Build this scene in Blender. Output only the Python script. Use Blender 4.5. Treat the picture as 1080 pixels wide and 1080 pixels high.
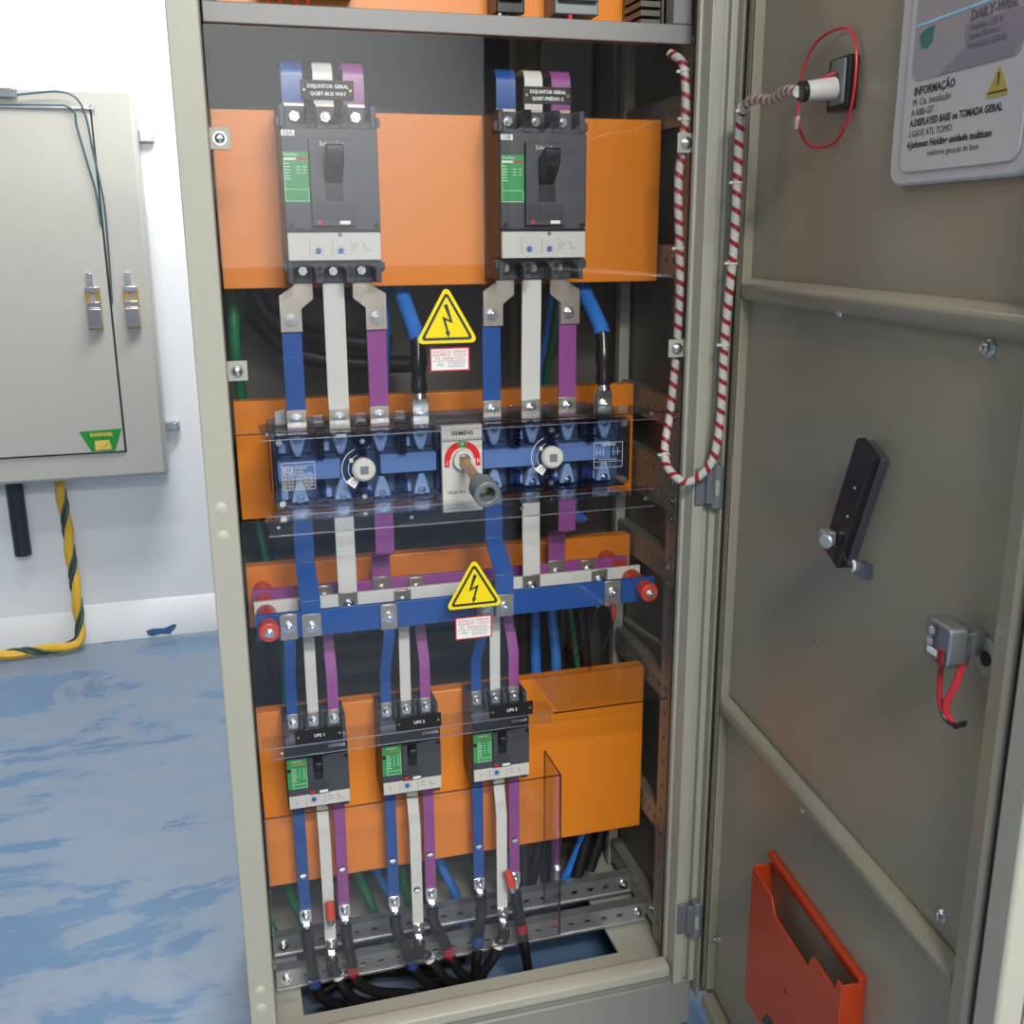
import bpy, bmesh, math, random
from mathutils import Vector, Matrix
random.seed(7)
SC = bpy.context.scene
for o in list(bpy.data.objects): bpy.data.objects.remove(o)
COL = SC.collection

# ------------------------------------------------------------------ camera
YAW, PITCH, ROLL, FPX = math.radians(15.8), math.radians(15.0), math.radians(-0.33), 1090.0
cam_d = bpy.data.cameras.new('camera'); cam = bpy.data.objects.new('camera', cam_d); COL.objects.link(cam)
fw = Vector((math.sin(YAW)*math.cos(PITCH), math.cos(YAW)*math.cos(PITCH), -math.sin(PITCH)))
rt = Vector((math.cos(YAW), -math.sin(YAW), 0)); up = rt.cross(fw)
r2 = math.cos(ROLL)*rt + math.sin(ROLL)*up; u2 = -math.sin(ROLL)*rt + math.cos(ROLL)*up
m = Matrix((r2, u2, -fw)).transposed().to_4x4(); m.translation = Vector((0, -1.5, 1.46))
cam.matrix_world = m
cam_d.sensor_width = 36; cam_d.lens = 36*FPX/1080; cam_d.clip_start = 0.05
SC.camera = cam

# ------------------------------------------------------------------ world, lamps, exposure
w = bpy.data.worlds.new('world'); SC.world = w; w.use_nodes = True
w.node_tree.nodes['Background'].inputs[0].default_value = (0.92, 0.96, 1.0, 1)
w.node_tree.nodes['Background'].inputs[1].default_value = 0.05
def area(name, loc, tgt, sx, sy, power, col=(1, 0.98, 0.95)):
    l = bpy.data.lights.new(name, 'AREA'); l.shape = 'RECTANGLE'; l.size = sx; l.size_y = sy; l.energy = power; l.color = col
    o = bpy.data.objects.new(name, l); COL.objects.link(o); o.location = loc
    o.rotation_euler = (Vector(tgt)-Vector(loc)).to_track_quat('-Z', 'Y').to_euler()
    return o
area('ceiling_lamp_wall', (0.10, 1.50, 2.9), (0.05, 1.58, 0), 1.3, 0.14, 46)
area('ceiling_lamp_middle', (-0.85, 0.55, 2.9), (-0.85, 0.60, 0), 1.3, 0.14, 10)
area('ceiling_lamp_room', (0.45, -2.55, 2.9), (0.42, -1.7, 0), 1.3, 0.30, 80)
area('ceiling_lamp_far', (0.35, -3.55, 2.9), (0.35, -3.5, 0), 1.8, 0.14, 56)
SC.view_settings.view_transform = 'Standard'; SC.view_settings.look = 'None'
SC.view_settings.gamma = 1.0; SC.view_settings.use_curve_mapping = False
SC.view_settings.exposure = 0.35

# ------------------------------------------------------------------ materials
def mat(name, col, rough=0.5, metal=0.0, var=0.06, vscale=9.0, bump=0.0, bscale=400.0, spec=0.5, coat=0.0):
    M = bpy.data.materials.new(name); M.use_nodes = True
    nt = M.node_tree; b = nt.nodes['Principled BSDF']
    b.inputs['Roughness'].default_value = rough; b.inputs['Metallic'].default_value = metal
    b.inputs['Specular IOR Level'].default_value = spec; b.inputs['Coat Weight'].default_value = coat
    tc = nt.nodes.new('ShaderNodeTexCoord')
    nz = nt.nodes.new('ShaderNodeTexNoise'); nz.inputs['Scale'].default_value = vscale; nz.inputs['Detail'].default_value = 5
    nt.links.new(tc.outputs['Object'], nz.inputs['Vector'])
    mx = nt.nodes.new('ShaderNodeMix'); mx.data_type = 'RGBA'
    mx.inputs[6].default_value = (*[c*(1-var) for c in col], 1); mx.inputs[7].default_value = (*[min(1, c*(1+var)) for c in col], 1)
    nt.links.new(nz.outputs['Fac'], mx.inputs[0]); nt.links.new(mx.outputs[2], b.inputs['Base Color'])
    if bump > 0:
        n2 = nt.nodes.new('ShaderNodeTexNoise'); n2.inputs['Scale'].default_value = bscale; n2.inputs['Detail'].default_value = 2
        nt.links.new(tc.outputs['Object'], n2.inputs['Vector'])
        bp = nt.nodes.new('ShaderNodeBump'); bp.inputs['Strength'].default_value = bump; bp.inputs['Distance'].default_value = 0.002
        nt.links.new(n2.outputs['Fac'], bp.inputs['Height']); nt.links.new(bp.outputs['Normal'], b.inputs['Normal'])
    return M
def clear(name, tint, base=0.04, rough=0.03, gloss=(1, 1, 1), scratch=0.0):
    M = bpy.data.materials.new(name); M.use_nodes = True; nt = M.node_tree
    nt.nodes.remove(nt.nodes['Principled BSDF']); out = nt.nodes['Material Output']
    tr = nt.nodes.new('ShaderNodeBsdfTransparent'); tr.inputs[0].default_value = (*tint, 1)
    gl = nt.nodes.new('ShaderNodeBsdfGlossy'); gl.inputs['Roughness'].default_value = rough; gl.inputs[0].default_value = (*gloss, 1)
    lw = nt.nodes.new('ShaderNodeLayerWeight'); lw.inputs[0].default_value = 0.5
    p = nt.nodes.new('ShaderNodeMath'); p.operation = 'POWER'; p.inputs[1].default_value = 5
    nt.links.new(lw.outputs['Facing'], p.inputs[0])
    a = nt.nodes.new('ShaderNodeMath'); a.operation = 'MULTIPLY_ADD'; a.inputs[1].default_value = 1-base; a.inputs[2].default_value = base
    nt.links.new(p.outputs[0], a.inputs[0])
    mx = nt.nodes.new('ShaderNodeMixShader'); nt.links.new(a.outputs[0], mx.inputs[0])
    nt.links.new(tr.outputs[0], mx.inputs[1]); nt.links.new(gl.outputs[0], mx.inputs[2])
    last = mx
    if scratch > 0:
        tc = nt.nodes.new('ShaderNodeTexCoord'); mp = nt.nodes.new('ShaderNodeMapping')
        mp.inputs['Rotation'].default_value = (0, 0.7, 0); mp.inputs['Scale'].default_value = (3, 1, 60)
        nz = nt.nodes.new('ShaderNodeTexNoise'); nz.inputs['Scale'].default_value = 2; nz.inputs['Detail'].default_value = 6
        nt.links.new(tc.outputs['Object'], mp.inputs[0]); nt.links.new(mp.outputs[0], nz.inputs['Vector'])
        rp = nt.nodes.new('ShaderNodeValToRGB'); rp.color_ramp.elements[0].position = 0.66; rp.color_ramp.elements[1].position = 0.80
        rp.color_ramp.elements[0].color = (0.0, 0.0, 0.0, 1); rp.color_ramp.elements[1].color = (scratch, scratch, scratch, 1)
        nt.links.new(nz.outputs['Fac'], rp.inputs[0])
        df = nt.nodes.new('ShaderNodeBsdfDiffuse'); df.inputs[0].default_value = (0.75, 0.78, 0.85, 1)
        m2 = nt.nodes.new('ShaderNodeMixShader'); nt.links.new(rp.outputs[0], m2.inputs[0])
        nt.links.new(mx.outputs[0], m2.inputs[1]); nt.links.new(df.outputs[0], m2.inputs[2]); last = m2
    nt.links.new(last.outputs[0], out.inputs[0])
    return M
M = {}
M['pebble'] = mat('pebble_grey_paint', (0.42, 0.41, 0.335), 0.42, bump=0.12, bscale=260, var=0.04)
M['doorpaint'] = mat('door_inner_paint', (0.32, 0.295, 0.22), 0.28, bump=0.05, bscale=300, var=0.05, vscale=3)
M['frame'] = mat('dark_grey_frame_paint', (0.25, 0.245, 0.235), 0.4, bump=0.05, var=0.03)
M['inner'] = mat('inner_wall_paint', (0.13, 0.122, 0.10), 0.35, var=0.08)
M['rack'] = mat('rack_paint', (0.26, 0.24, 0.19), 0.35, var=0.08)
M['orange'] = mat('orange_paint', (0.78, 0.235, 0.015), 0.30, bump=0.04, bscale=350, var=0.03, vscale=4)
M['blue'] = mat('blue_bar_paint', (0.012, 0.075, 0.30), 0.35, var=0.08)
M['white'] = mat('white_bar_paint', (0.66, 0.66, 0.60), 0.35, var=0.04)
M['purple'] = mat('purple_bar_paint', (0.28, 0.065, 0.26), 0.35, var=0.08)
M['tin'] = mat('tinned_copper', (0.50, 0.45, 0.38), 0.36, 0.85, var=0.2, vscale=40)
M['zinc'] = mat('zinc_bolt', (0.72, 0.74, 0.75), 0.22, 1.0, var=0.1)
M['galv'] = mat('galvanized_steel', (0.50, 0.52, 0.53), 0.42, 0.8, var=0.25, vscale=25)
M['chrome'] = mat('chrome', (0.75, 0.76, 0.78), 0.15, 1.0, var=0.1)
M['brass'] = mat('brass', (0.62, 0.40, 0.12), 0.3, 0.9, var=0.2)
M['shaft'] = mat('yellow_zinc_shaft', (0.52, 0.36, 0.20), 0.35, 0.7, var=0.2)
M['cast'] = mat('cast_grey_metal', (0.21, 0.23, 0.245), 0.45, 0.4, var=0.12, vscale=30, bump=0.1)
M['dgrey'] = mat('breaker_grey_plastic', (0.048, 0.054, 0.062), 0.45, bump=0.03, bscale=500)
M['mgrey'] = mat('breaker_panel_plastic', (0.055, 0.062, 0.072), 0.40)
M['black'] = mat('black_plastic', (0.012, 0.012, 0.013), 0.32)
M['plate'] = mat('black_engraved_plate', (0.008, 0.008, 0.008), 0.35)
M['cable'] = mat('black_cable', (0.012, 0.012, 0.013), 0.38, var=0.1)
M['duct'] = mat('black_duct', (0.03, 0.03, 0.031), 0.25, var=0.1)
M['sleeve'] = mat('black_shrink_tube', (0.014, 0.014, 0.015), 0.25)
M['green'] = mat('green_print', (0.035, 0.30, 0.085), 0.4)
M['greencable'] = mat('green_cable', (0.01, 0.16, 0.06), 0.4)
M['bluecable'] = mat('blue_cable', (0.03, 0.19, 0.62), 0.35)
M['bluetape'] = mat('blue_tape', (0.015, 0.05, 0.20), 0.4)
M['redtape'] = mat('red_tape', (0.34, 0.012, 0.018), 0.4)
M['whitetape'] = mat('white_tape', (0.68, 0.68, 0.62), 0.45)
M['ins'] = mat('red_insulator', (0.62, 0.055, 0.02), 0.35)
M['offwhite'] = mat('light_grey_plastic', (0.58, 0.57, 0.52), 0.42)
M['print'] = mat('white_print', (0.80, 0.80, 0.76), 0.5)
M['ink'] = mat('dark_ink', (0.03, 0.03, 0.035), 0.5)
M['greyink'] = mat('grey_ink', (0.14, 0.14, 0.16), 0.5)
M['redink'] = mat('red_ink', (0.50, 0.03, 0.04), 0.5)
M['red'] = mat('red_plastic', (0.62, 0.02, 0.03), 0.35)
M['blueknob'] = mat('blue_dial', (0.03, 0.14, 0.42), 0.4)
M['yellow'] = mat('yellow_sticker', (0.86, 0.68, 0.0), 0.4)
M['pocket'] = mat('orange_red_plastic', (0.52, 0.050, 0.010), 0.4)
M['ylw'] = mat('yellow_cable', (0.70, 0.42, 0.03), 0.45, var=0.1)
M['gw'] = mat('dark_green_cable', (0.03, 0.07, 0.06), 0.45)
M['teal'] = mat('teal_wire', (0.05, 0.11, 0.14), 0.4)
M['navy'] = mat('dark_pipe', (0.020, 0.026, 0.042), 0.4)
M['box'] = mat('wall_box_paint', (0.44, 0.435, 0.395), 0.35, bump=0.04, var=0.03)
M['acrylic'] = clear('clear_acrylic', (0.98, 0.98, 0.985), 0.031, 0.02, scratch=0.04)
M['acrylic2'] = clear('clear_acrylic_lip', (0.95, 0.95, 0.955), 0.03, 0.04, scratch=0.10)
M['edge'] = clear('acrylic_edge', (0.45, 0.42, 0.42), 0.10, 0.10)
M['brightedge'] = clear('bright_acrylic_edge', (0.75, 0.75, 0.77), 0.30, 0.35, gloss=(0.95, 0.95, 1.0))
M['smoke'] = clear('blue_tinted_cover', (0.74, 0.81, 0.92), 0.04, 0.06)
M['smokedark'] = clear('blue_tinted_rib', (0.24, 0.36, 0.66), 0.06, 0.10)
M['plasticclear'] = clear('clear_plastic', (0.80, 0.82, 0.84), 0.12, 0.10)
M['lightblue'] = mat('blue_grey_rotor', (0.36, 0.46, 0.62), 0.4)
M['contact'] = mat('switch_contact', (0.74, 0.77, 0.80), 0.35, 0.15, var=0.15)
M['swbase'] = mat('switch_base', (0.16, 0.20, 0.28), 0.4)
M['signgrey'] = mat('sign_grey_print', (0.36, 0.35, 0.37), 0.35)
M['signlilac'] = mat('sign_lilac_print', (0.27, 0.25, 0.30), 0.35)
M['signwhite'] = mat('sign_white_plastic', (0.58, 0.58, 0.58), 0.3)
M['signblue'] = mat('sign_light_blue', (0.35, 0.72, 0.95), 0.35)
M['signteal'] = mat('sign_teal_print', (0.04, 0.20, 0.20), 0.35)
M['signyellow'] = mat('sign_yellow_print', (0.50, 0.38, 0.08), 0.4)
M['logogreen'] = mat('logo_green', (0.01, 0.25, 0.03), 0.4)
M['logoyellow'] = mat('logo_yellow', (0.72, 0.50, 0.10), 0.4)
M['bluepaint'] = mat('blue_paint_smear', (0.05, 0.14, 0.30), 0.5, var=0.2, vscale=40)
M['beige'] = mat('plastic_plug', (0.55, 0.53, 0.42), 0.5)

def wall_mat():
    Mx = mat('white_wall_paint', (0.84, 0.86, 0.88), 0.6, var=0.03, vscale=2.5, bump=0.08, bscale=60)
    return Mx
M['wall'] = wall_mat()
M['darkslab'] = mat('dark_slab_grey', (0.05, 0.055, 0.065), 0.5)
M['dimslab'] = mat('dimming_slab_grey', (0.17, 0.18, 0.19), 0.6)
M['plinth'] = mat('plinth_paint', (0.25, 0.255, 0.225), 0.42, bump=0.1, bscale=260, var=0.04)
M['roomwall'] = mat('room_grey_paint', (0.46, 0.48, 0.50), 0.7, var=0.03, vscale=1.5)
def floor_mat():
    Mx = bpy.data.materials.new('worn_blue_epoxy'); Mx.use_nodes = True; nt = Mx.node_tree; b = nt.nodes['Principled BSDF']
    tc = nt.nodes.new('ShaderNodeTexCoord'); mp = nt.nodes.new('ShaderNodeMapping')
    mp.inputs['Rotation'].default_value = (0, 0, 0.5); mp.inputs['Scale'].default_value = (1.0, 2.0, 1)
    mp.inputs['Location'].default_value = (0.35, 0.1, 0)
    nt.links.new(tc.outputs['Object'], mp.inputs[0])
    def noise(s, d, dist=0.0, src=mp):
        n = nt.nodes.new('ShaderNodeTexNoise'); n.inputs['Scale'].default_value = s; n.inputs['Detail'].default_value = d
        n.inputs['Distortion'].default_value = dist; n.inputs['Roughness'].default_value = 0.62
        nt.links.new(src.outputs[0], n.inputs['Vector']); return n
    def ramp(src, a, b_, c0=(0, 0, 0, 1), c1=(1, 1, 1, 1)):
        r = nt.nodes.new('ShaderNodeValToRGB'); r.color_ramp.elements[0].position = a; r.color_ramp.elements[1].position = b_
        r.color_ramp.elements[0].color = c0; r.color_ramp.elements[1].color = c1
        nt.links.new(src.outputs['Fac'], r.inputs[0]); return r
    def mix(f, a, c):
        x = nt.nodes.new('ShaderNodeMix'); x.data_type = 'RGBA'; nt.links.new(f.outputs[0], x.inputs[0])
        for s, i in ((a, 6), (c, 7)):
            if isinstance(s, tuple): x.inputs[i].default_value = s
            else: nt.links.new(s.outputs[2] if s.bl_idname == 'ShaderNodeMix' else s.outputs[0], x.inputs[i])
        return x
    base = mix(ramp(noise(2.2, 4), 0.3, 0.7), (0.095, 0.175, 0.30, 1), (0.12, 0.21, 0.335, 1))
    worn = mix(ramp(noise(6.0, 6, 0.4), 0.35, 0.7), (0.205, 0.25, 0.32, 1), (0.17, 0.24, 0.335, 1))
    c1 = mix(ramp(noise(1.7, 10, 0.5), 0.44, 0.49), base, worn)
    c2 = mix(ramp(noise(9.0, 8, 1.2), 0.70, 0.74), c1, (0.27, 0.30, 0.34, 1))
    nt.links.new(c2.outputs[2], b.inputs['Base Color'])
    rr = ramp(noise(1.7, 10, 0.5), 0.44, 0.50, (0.22, 0.22, 0.22, 1), (0.42, 0.42, 0.42, 1))
    nt.links.new(rr.outputs[0], b.inputs['Roughness'])
    bp = nt.nodes.new('ShaderNodeBump'); bp.inputs['Strength'].default_value = 0.15; bp.inputs['Distance'].default_value = 0.003
    nt.links.new(noise(14, 6).outputs['Fac'], bp.inputs['Height']); nt.links.new(bp.outputs[0], b.inputs['Normal'])
    return Mx
M['floor'] = floor_mat()

# ------------------------------------------------------------------ mesh helpers
ORG = {}
class MB:
    def __init__(s): s.v = []; s.f = []
    def _add(s, vs, fs):
        n = len(s.v); s.v += [tuple(v) for v in vs]; s.f += [tuple(i+n for i in f) for f in fs]; return s
    def box(s, x0, x1, y0, y1, z0, z1):
        return s._add([(x, y, z) for x in (x0, x1) for y in (y0, y1) for z in (z0, z1)],
                      [(0, 1, 3, 2), (4, 6, 7, 5), (0, 4, 5, 1), (2, 3, 7, 6), (0, 2, 6, 4), (1, 5, 7, 3)])
    def prism(s, pts, ax, a, b):
        n = len(pts)
        def P(p, h): return (p[0], h, p[1]) if ax == 'y' else ((h, p[0], p[1]) if ax == 'x' else (p[0], p[1], h))
        return s._add([P(p, a) for p in pts]+[P(p, b) for p in pts],
                      [tuple(range(n)), tuple(range(2*n-1, n-1, -1))]+[(i, (i+1) % n, n+(i+1) % n, n+i) for i in range(n)])
    def cyl(s, p, q, r, n=16, r2=None):
        p = Vector(p); q = Vector(q); d = (q-p).normalized(); r2 = r if r2 is None else r2
        a = d.orthogonal().normalized(); b = d.cross(a)
        vs = [p+r*(a*math.cos(t)+b*math.sin(t)) for t in [2*math.pi*i/n for i in range(n)]]
        vs += [q+r2*(a*math.cos(t)+b*math.sin(t)) for t in [2*math.pi*i/n for i in range(n)]]
        return s._add(vs, [tuple(range(n)), tuple(range(2*n-1, n-1, -1))]+[(i, (i+1) % n, n+(i+1) % n, n+i) for i in range(n)])
    def ring(s, p, q, r, ri, n=20):
        p = Vector(p); q = Vector(q); d = (q-p).normalized(); a = d.orthogonal().normalized(); b = d.cross(a)
        vs = []
        for c, rr in ((p, r), (q, r), (q, ri), (p, ri)):
            vs += [c+rr*(a*math.cos(2*math.pi*i/n)+b*math.sin(2*math.pi*i/n)) for i in range(n)]
        fs = [(k*n+i, k*n+(i+1) % n, ((k+1) % 4)*n+(i+1) % n, ((k+1) % 4)*n+i) for k in range(4) for i in range(n)]
        return s._add(vs, fs)
    def tube(s, path, r, n=10, closed=False, flat=1.0):
        P = [Vector(p) for p in path]; m_ = len(P); R_ = r if isinstance(r, (list, tuple)) else [r]*m_
        T = []
        for i in range(m_):
            if closed: t = P[(i+1) % m_]-P[i-1]
            else: t = P[min(i+1, m_-1)]-P[max(i-1, 0)]
            T.append(t.normalized())
        a = T[0].orthogonal().normalized(); vs = []
        for i in range(m_):
            a = (a-T[i]*a.dot(T[i])).normalized(); b = T[i].cross(a)
            for j in range(n):
                t = 2*math.pi*j/n; vs.append(P[i]+R_[i]*(a*math.cos(t)+b*math.sin(t)*flat))
        fs = []
        for i in range(m_ if closed else m_-1):
            k = (i+1) % m_
            for j in range(n): fs.append((i*n+j, i*n+(j+1) % n, k*n+(j+1) % n, k*n+j))
        if not closed: fs += [tuple(range(n)), tuple(range(m_*n-1, (m_-1)*n-1, -1))]
        return s._add(vs, fs)
    def ribbon(s, path, x0, x1, t):
        # flat bar bent in the depth/height plane: path of (y, z), optional x shift
        n = len(path); vs = []
        P = [Vector((p[0], p[1])) for p in path]
        for i in range(n):
            d0 = (P[i]-P[max(i-1, 0)]); d1 = (P[min(i+1, n-1)]-P[i])
            d0 = d0.normalized() if d0.length else d1.normalized(); d1 = d1.normalized() if d1.length else d0
            d = (d0+d1).normalized(); nn = Vector((-d.y, d.x)); k = t/2/max(0.4, nn.dot(Vector((-d1.y, d1.x))))
            xs = path[i][2] if len(path[i]) > 2 else 0
            for sx in (x0+xs, x1+xs):
                for sg in (1, -1):
                    q = P[i]+nn*k*sg; vs.append((sx, q.x, q.y))
        fs = [(0, 1, 3, 2), ((n-1)*4, (n-1)*4+2, (n-1)*4+3, (n-1)*4+1)]
        for i in range(n-1):
            a, b = i*4, i*4+4
            fs += [(a, a+2, b+2, b), (a+1, b+1, b+3, a+3), (a, b, b+1, a+1), (a+2, a+3, b+3, b+2)]
        return s._add(vs, fs)
    def perf(s, o, u, v, L, W, t, rows, pitch, r, start=None, slot=1.0):
        # perforated strip: origin o, long axis u, cross axis v, thickness along u x v
        o = Vector(o); u = Vector(u).normalized(); v = Vector(v).normalized(); nrm = u.cross(v)
        rw = W/rows; c = min(pitch, rw)*0.5
        n = int((L-1e-6)//pitch); st = (L-(n-1)*pitch)/2 if start is None else start
        def quad(a0, a1, b0, b1):
            pts = [o+u*a+v*b+nrm*h for h in (0, t) for a, b in ((a0, b0), (a1, b0), (a1, b1), (a0, b1))]
            s._add(pts, [(0, 1, 2, 3), (7, 6, 5, 4), (0, 4, 5, 1), (1, 5, 6, 2), (2, 6, 7, 3), (3, 7, 4, 0)])
        for k in range(rows):
            b0 = k*rw; b1 = b0+rw; bc = (b0+b1)/2; prev = 0
            for i in range(n):
                ac = st+i*pitch
                if ac-c < prev-1e-6 or ac+c > L+1e-6: continue
                if ac-c > prev+1e-6: quad(prev, ac-c, b0, b1)
                outer = [(c, 0), (c, rw/2), (0, rw/2), (-c, rw/2), (-c, 0), (-c, -rw/2), (0, -rw/2), (c, -rw/2)]
                pts = []
                for h in (0, t):
                    pts += [o+u*(ac+x)+v*(bc+y)+nrm*h for x, y in outer]
                    pts += [o+u*(ac+r*slot*math.cos(math.pi*j/4))+v*(bc+r*math.sin(math.pi*j/4))+nrm*h for j in range(8)]
                fs = []
                for j in range(8):
                    l = (j+1) % 8
                    fs += [(j, l, 8+l, 8+j), (16+l, 16+j, 24+j, 24+l), (8+j, 8+l, 24+l, 24+j), (l, j, 16+j, 16+l)]
                s._add(pts, fs); prev = ac+c
            if L > prev+1e-6: quad(prev, L, b0, b1)
        return s
    def mesh(s, name, off=Vector((0, 0, 0)), smooth=True):
        me = bpy.data.meshes.new(name); me.from_pydata([Vector(v)-off for v in s.v], [], s.f)
        bm = bmesh.new(); bm.from_mesh(me); bmesh.ops.recalc_face_normals(bm, faces=bm.faces); bm.to_mesh(me); bm.free()
        if smooth:
            me.shade_smooth(); me.set_sharp_from_angle(angle=math.radians(38))
        me.update(); return me
    def build(s, name, m_, parent=None, bevel=0.0, label=None):
        off = ORG.get(parent.name, Vector((0, 0, 0))) if parent else Vector((0, 0, 0))
        me = s.mesh(name, off); me.materials.append(M[m_])
        o = bpy.data.objects.new(name, me); COL.objects.link(o)
        if parent: o.parent = parent; ORG[o.name] = off
        if bevel > 0:
            bv = o.modifiers.new('bevel', 'BEVEL'); bv.width = bevel; bv.segments = 2; bv.limit_method = 'ANGLE'; bv.angle_limit = math.radians(40)
        if label: o['label'] = label
        return o
def tag(o, label, cat, group=None):
    o['label'] = label; o['category'] = cat
    if group: o['group'] = group
    return o
def thing(name, label, cat, loc=(0, 0, 0), group=None, rotz=0.0, local=False):
    o = bpy.data.objects.new(name, None); COL.objects.link(o); o.location = loc; o.rotation_euler = (0, 0, rotz); o.empty_display_size = 0.05
    ORG[o.name] = Vector((0, 0, 0)) if local else Vector(loc)
    return tag(o, label, cat, group)
def single(mb, name, m_, label, cat, group=None, bevel=0.0):
    xs, ys, zs = zip(*mb.v); c = Vector(((min(xs)+max(xs))/2, (min(ys)+max(ys))/2, min(zs)))
    me = mb.mesh(name, c); me.materials.append(M[m_]); o = bpy.data.objects.new(name, me); COL.objects.link(o); o.location = c
    ORG[o.name] = c
    if bevel > 0:
        bv = o.modifiers.new('bevel', 'BEVEL'); bv.width = bevel; bv.segments = 2; bv.limit_method = 'ANGLE'; bv.angle_limit = math.radians(40)
    return tag(o, label, cat, group)
def struct(mb, name, m_):
    o = mb.build(name, m_); o['kind'] = 'structure'; return o
def text_into(mb, s, size, x, y, z, align='CENTER', sx=1.0, bold=0.0, rot=0.0):
    # lettering facing -y, left to right along +x
    cu = bpy.data.curves.new('t', 'FONT'); cu.body = s; cu.size = size; cu.align_x = align; cu.align_y = 'CENTER'; cu.offset = bold; cu.resolution_u = 2
    to = bpy.data.objects.new('t', cu); COL.objects.link(to)
    dg = bpy.context.evaluated_depsgraph_get(); me = bpy.data.meshes.new_from_object(to.evaluated_get(dg))
    c, sn = math.cos(rot), math.sin(rot)
    vs = []
    for v in me.vertices:
        a, b = v.co.x*sx, v.co.y
        vs.append((x+a*c-b*sn, y, z+a*sn+b*c))
    mb._add(vs, [tuple(p.vertices) for p in me.polygons])
    bpy.data.objects.remove(to); bpy.data.curves.remove(cu); bpy.data.meshes.remove(me)
    return mb
def text_obj(lines, m_, parent, name='lettering'):
    mb = MB()
    for a in lines: text_into(mb, *a[0:5], **(a[5] if len(a) > 5 else {}))
    off = ORG.get(parent.name, Vector((0, 0, 0)))
    me = bpy.data.meshes.new(name); me.from_pydata([Vector(v)-off for v in mb.v], [], mb.f); me.materials.append(M[m_])
    o = bpy.data.objects.new(name, me); COL.objects.link(o); o.parent = parent; return o
BOLT = {}
def bolt_mesh(kind):
    if kind in BOLT: return BOLT[kind]
    b = MB()
    if kind == 'hex':
        b.cyl((0, 0, 0), (0, -0.0016, 0), 0.0100, 18).cyl((0, -0.0016, 0), (0, -0.003, 0), 0.0085, 18)
        b.cyl((0, -0.003, 0), (0, -0.0085, 0), 0.0070, 6).cyl((0, -0.0085, 0), (0, -0.0125, 0), 0.0038, 10, 0.0034)
    elif kind == 'pan':
        b.cyl((0, 0, 0), (0, -0.0014, 0), 0.0095, 18).cyl((0, -0.0014, 0), (0, -0.004, 0), 0.0068, 14).cyl((0, -0.004, 0), (0, -0.006, 0), 0.0068, 14, 0.004)
        b.box(-0.004, 0.004, -0.0064, -0.006, -0.0007, 0.0007)
    elif kind == 'screw':
        b.cyl((0, 0, 0), (0, -0.0022, 0), 0.0048, 12, 0.0036).box(-0.003, 0.003, -0.0026, -0.0022, -0.0005, 0.0005)
    elif kind == 'lughex':
        b.cyl((0, 0, 0), (0, -0.0018, 0), 0.0085, 14).cyl((0, -0.0018, 0), (0, -0.007, 0), 0.0062, 6).cyl((0, -0.007, 0), (0, -0.011, 0), 0.0036, 10)
    elif kind == 'dot':
        b.cyl((0, 0, 0), (0, -0.0012, 0), 0.0042, 12)
    elif kind == 'plug':
        b.cyl((0, 0, 0), (0, -0.0012, 0), 0.0085, 16).cyl((0, -0.0012, 0), (0, -0.0026, 0), 0.0075, 16, 0.005)
    BOLT[kind] = b.mesh('bolt_'+kind); return BOLT[kind]
def bolt(parent, x, y, z, kind='hex', m_='zinc', name='bolt', sc=1.0, rot=None):
    key = (kind, m_)
    if key not in BOLT:
        me = bolt_mesh(kind).copy(); me.materials.append(M[m_]); BOLT[key] = me
    o = bpy.data.objects.new(name, BOLT[key]); COL.objects.link(o); o.parent = parent
    off = ORG.get(parent.name, Vector((0, 0, 0))); o.location = Vector((x, y, z))-off; o.scale = (sc, sc, sc)
    if rot: o.rotation_euler = rot
    return o
def smooth_path(pts, n=6):
    P = [Vector(p) for p in pts]; out = []
    for i in range(len(P)-1):
        p0 = P[max(i-1, 0)]; p1 = P[i]; p2 = P[i+1]; p3 = P[min(i+2, len(P)-1)]
        for k in range(n):
            t = k/n; out.append(0.5*((2*p1)+(-p0+p2)*t+(2*p0-5*p1+4*p2-p3)*t*t+(-p0+3*p1-3*p2+p3)*t**3))
    out.append(P[-1]); return out
def rrect(x0, x1, z0, z1, r, n=4):
    pts = []
    for cx, cz, a in ((x1-r, z1-r, 0), (x0+r, z1-r, 90), (x0+r, z0+r, 180), (x1-r, z0+r, 270)):
        for k in range(n+1):
            t = math.radians(a+90*k/n); pts.append((cx+r*math.cos(t), cz+r*math.sin(t)))
    return pts

# ------------------------------------------------------------------ the setting
struct(MB().box(-3.4, 3.2, -4.2, 2.6, -0.1, 0.0), 'floor', 'floor')
struct(MB().box(-3.4, 3.2, 2.42, 2.6, 0.0, 3.0), 'wall_back', 'wall')
struct(MB().box(-3.6, -3.4, -4.2, 2.6, -0.1, 3.0), 'wall_left', 'roomwall')
struct(MB().box(3.2, 3.4, -4.2, 2.6, -0.1, 3.0), 'wall_right', 'roomwall')
struct(MB().box(-3.6, 1.5, -4.4, -4.2, -0.1, 3.0), 'wall_front', 'wall')
struct(MB().box(1.5, 3.4, -4.4, -4.2, -0.1, 3.0), 'dark_slab_1', 'darkslab')  # unseen dark slab, set there for the dark side of the sheet's reflection
struct(MB().box(-3.4, 1.5, -4.2, -4.185, 0.0, 1.30), 'dimming_slab_1', 'dimslab')  # unseen grey slab, added to dim the lower reflections in the acrylic
struct(MB().box(-3.6, 3.4, -4.4, 2.6, 3.0, 3.1), 'ceiling', 'roomwall')
bb = MB().prism([(2.42, 0.0), (2.385, 0.0), (2.385, 0.030), (2.395, 0.075), (2.412, 0.13), (2.42, 0.14)], 'x', -0.565, 3.0)
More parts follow.
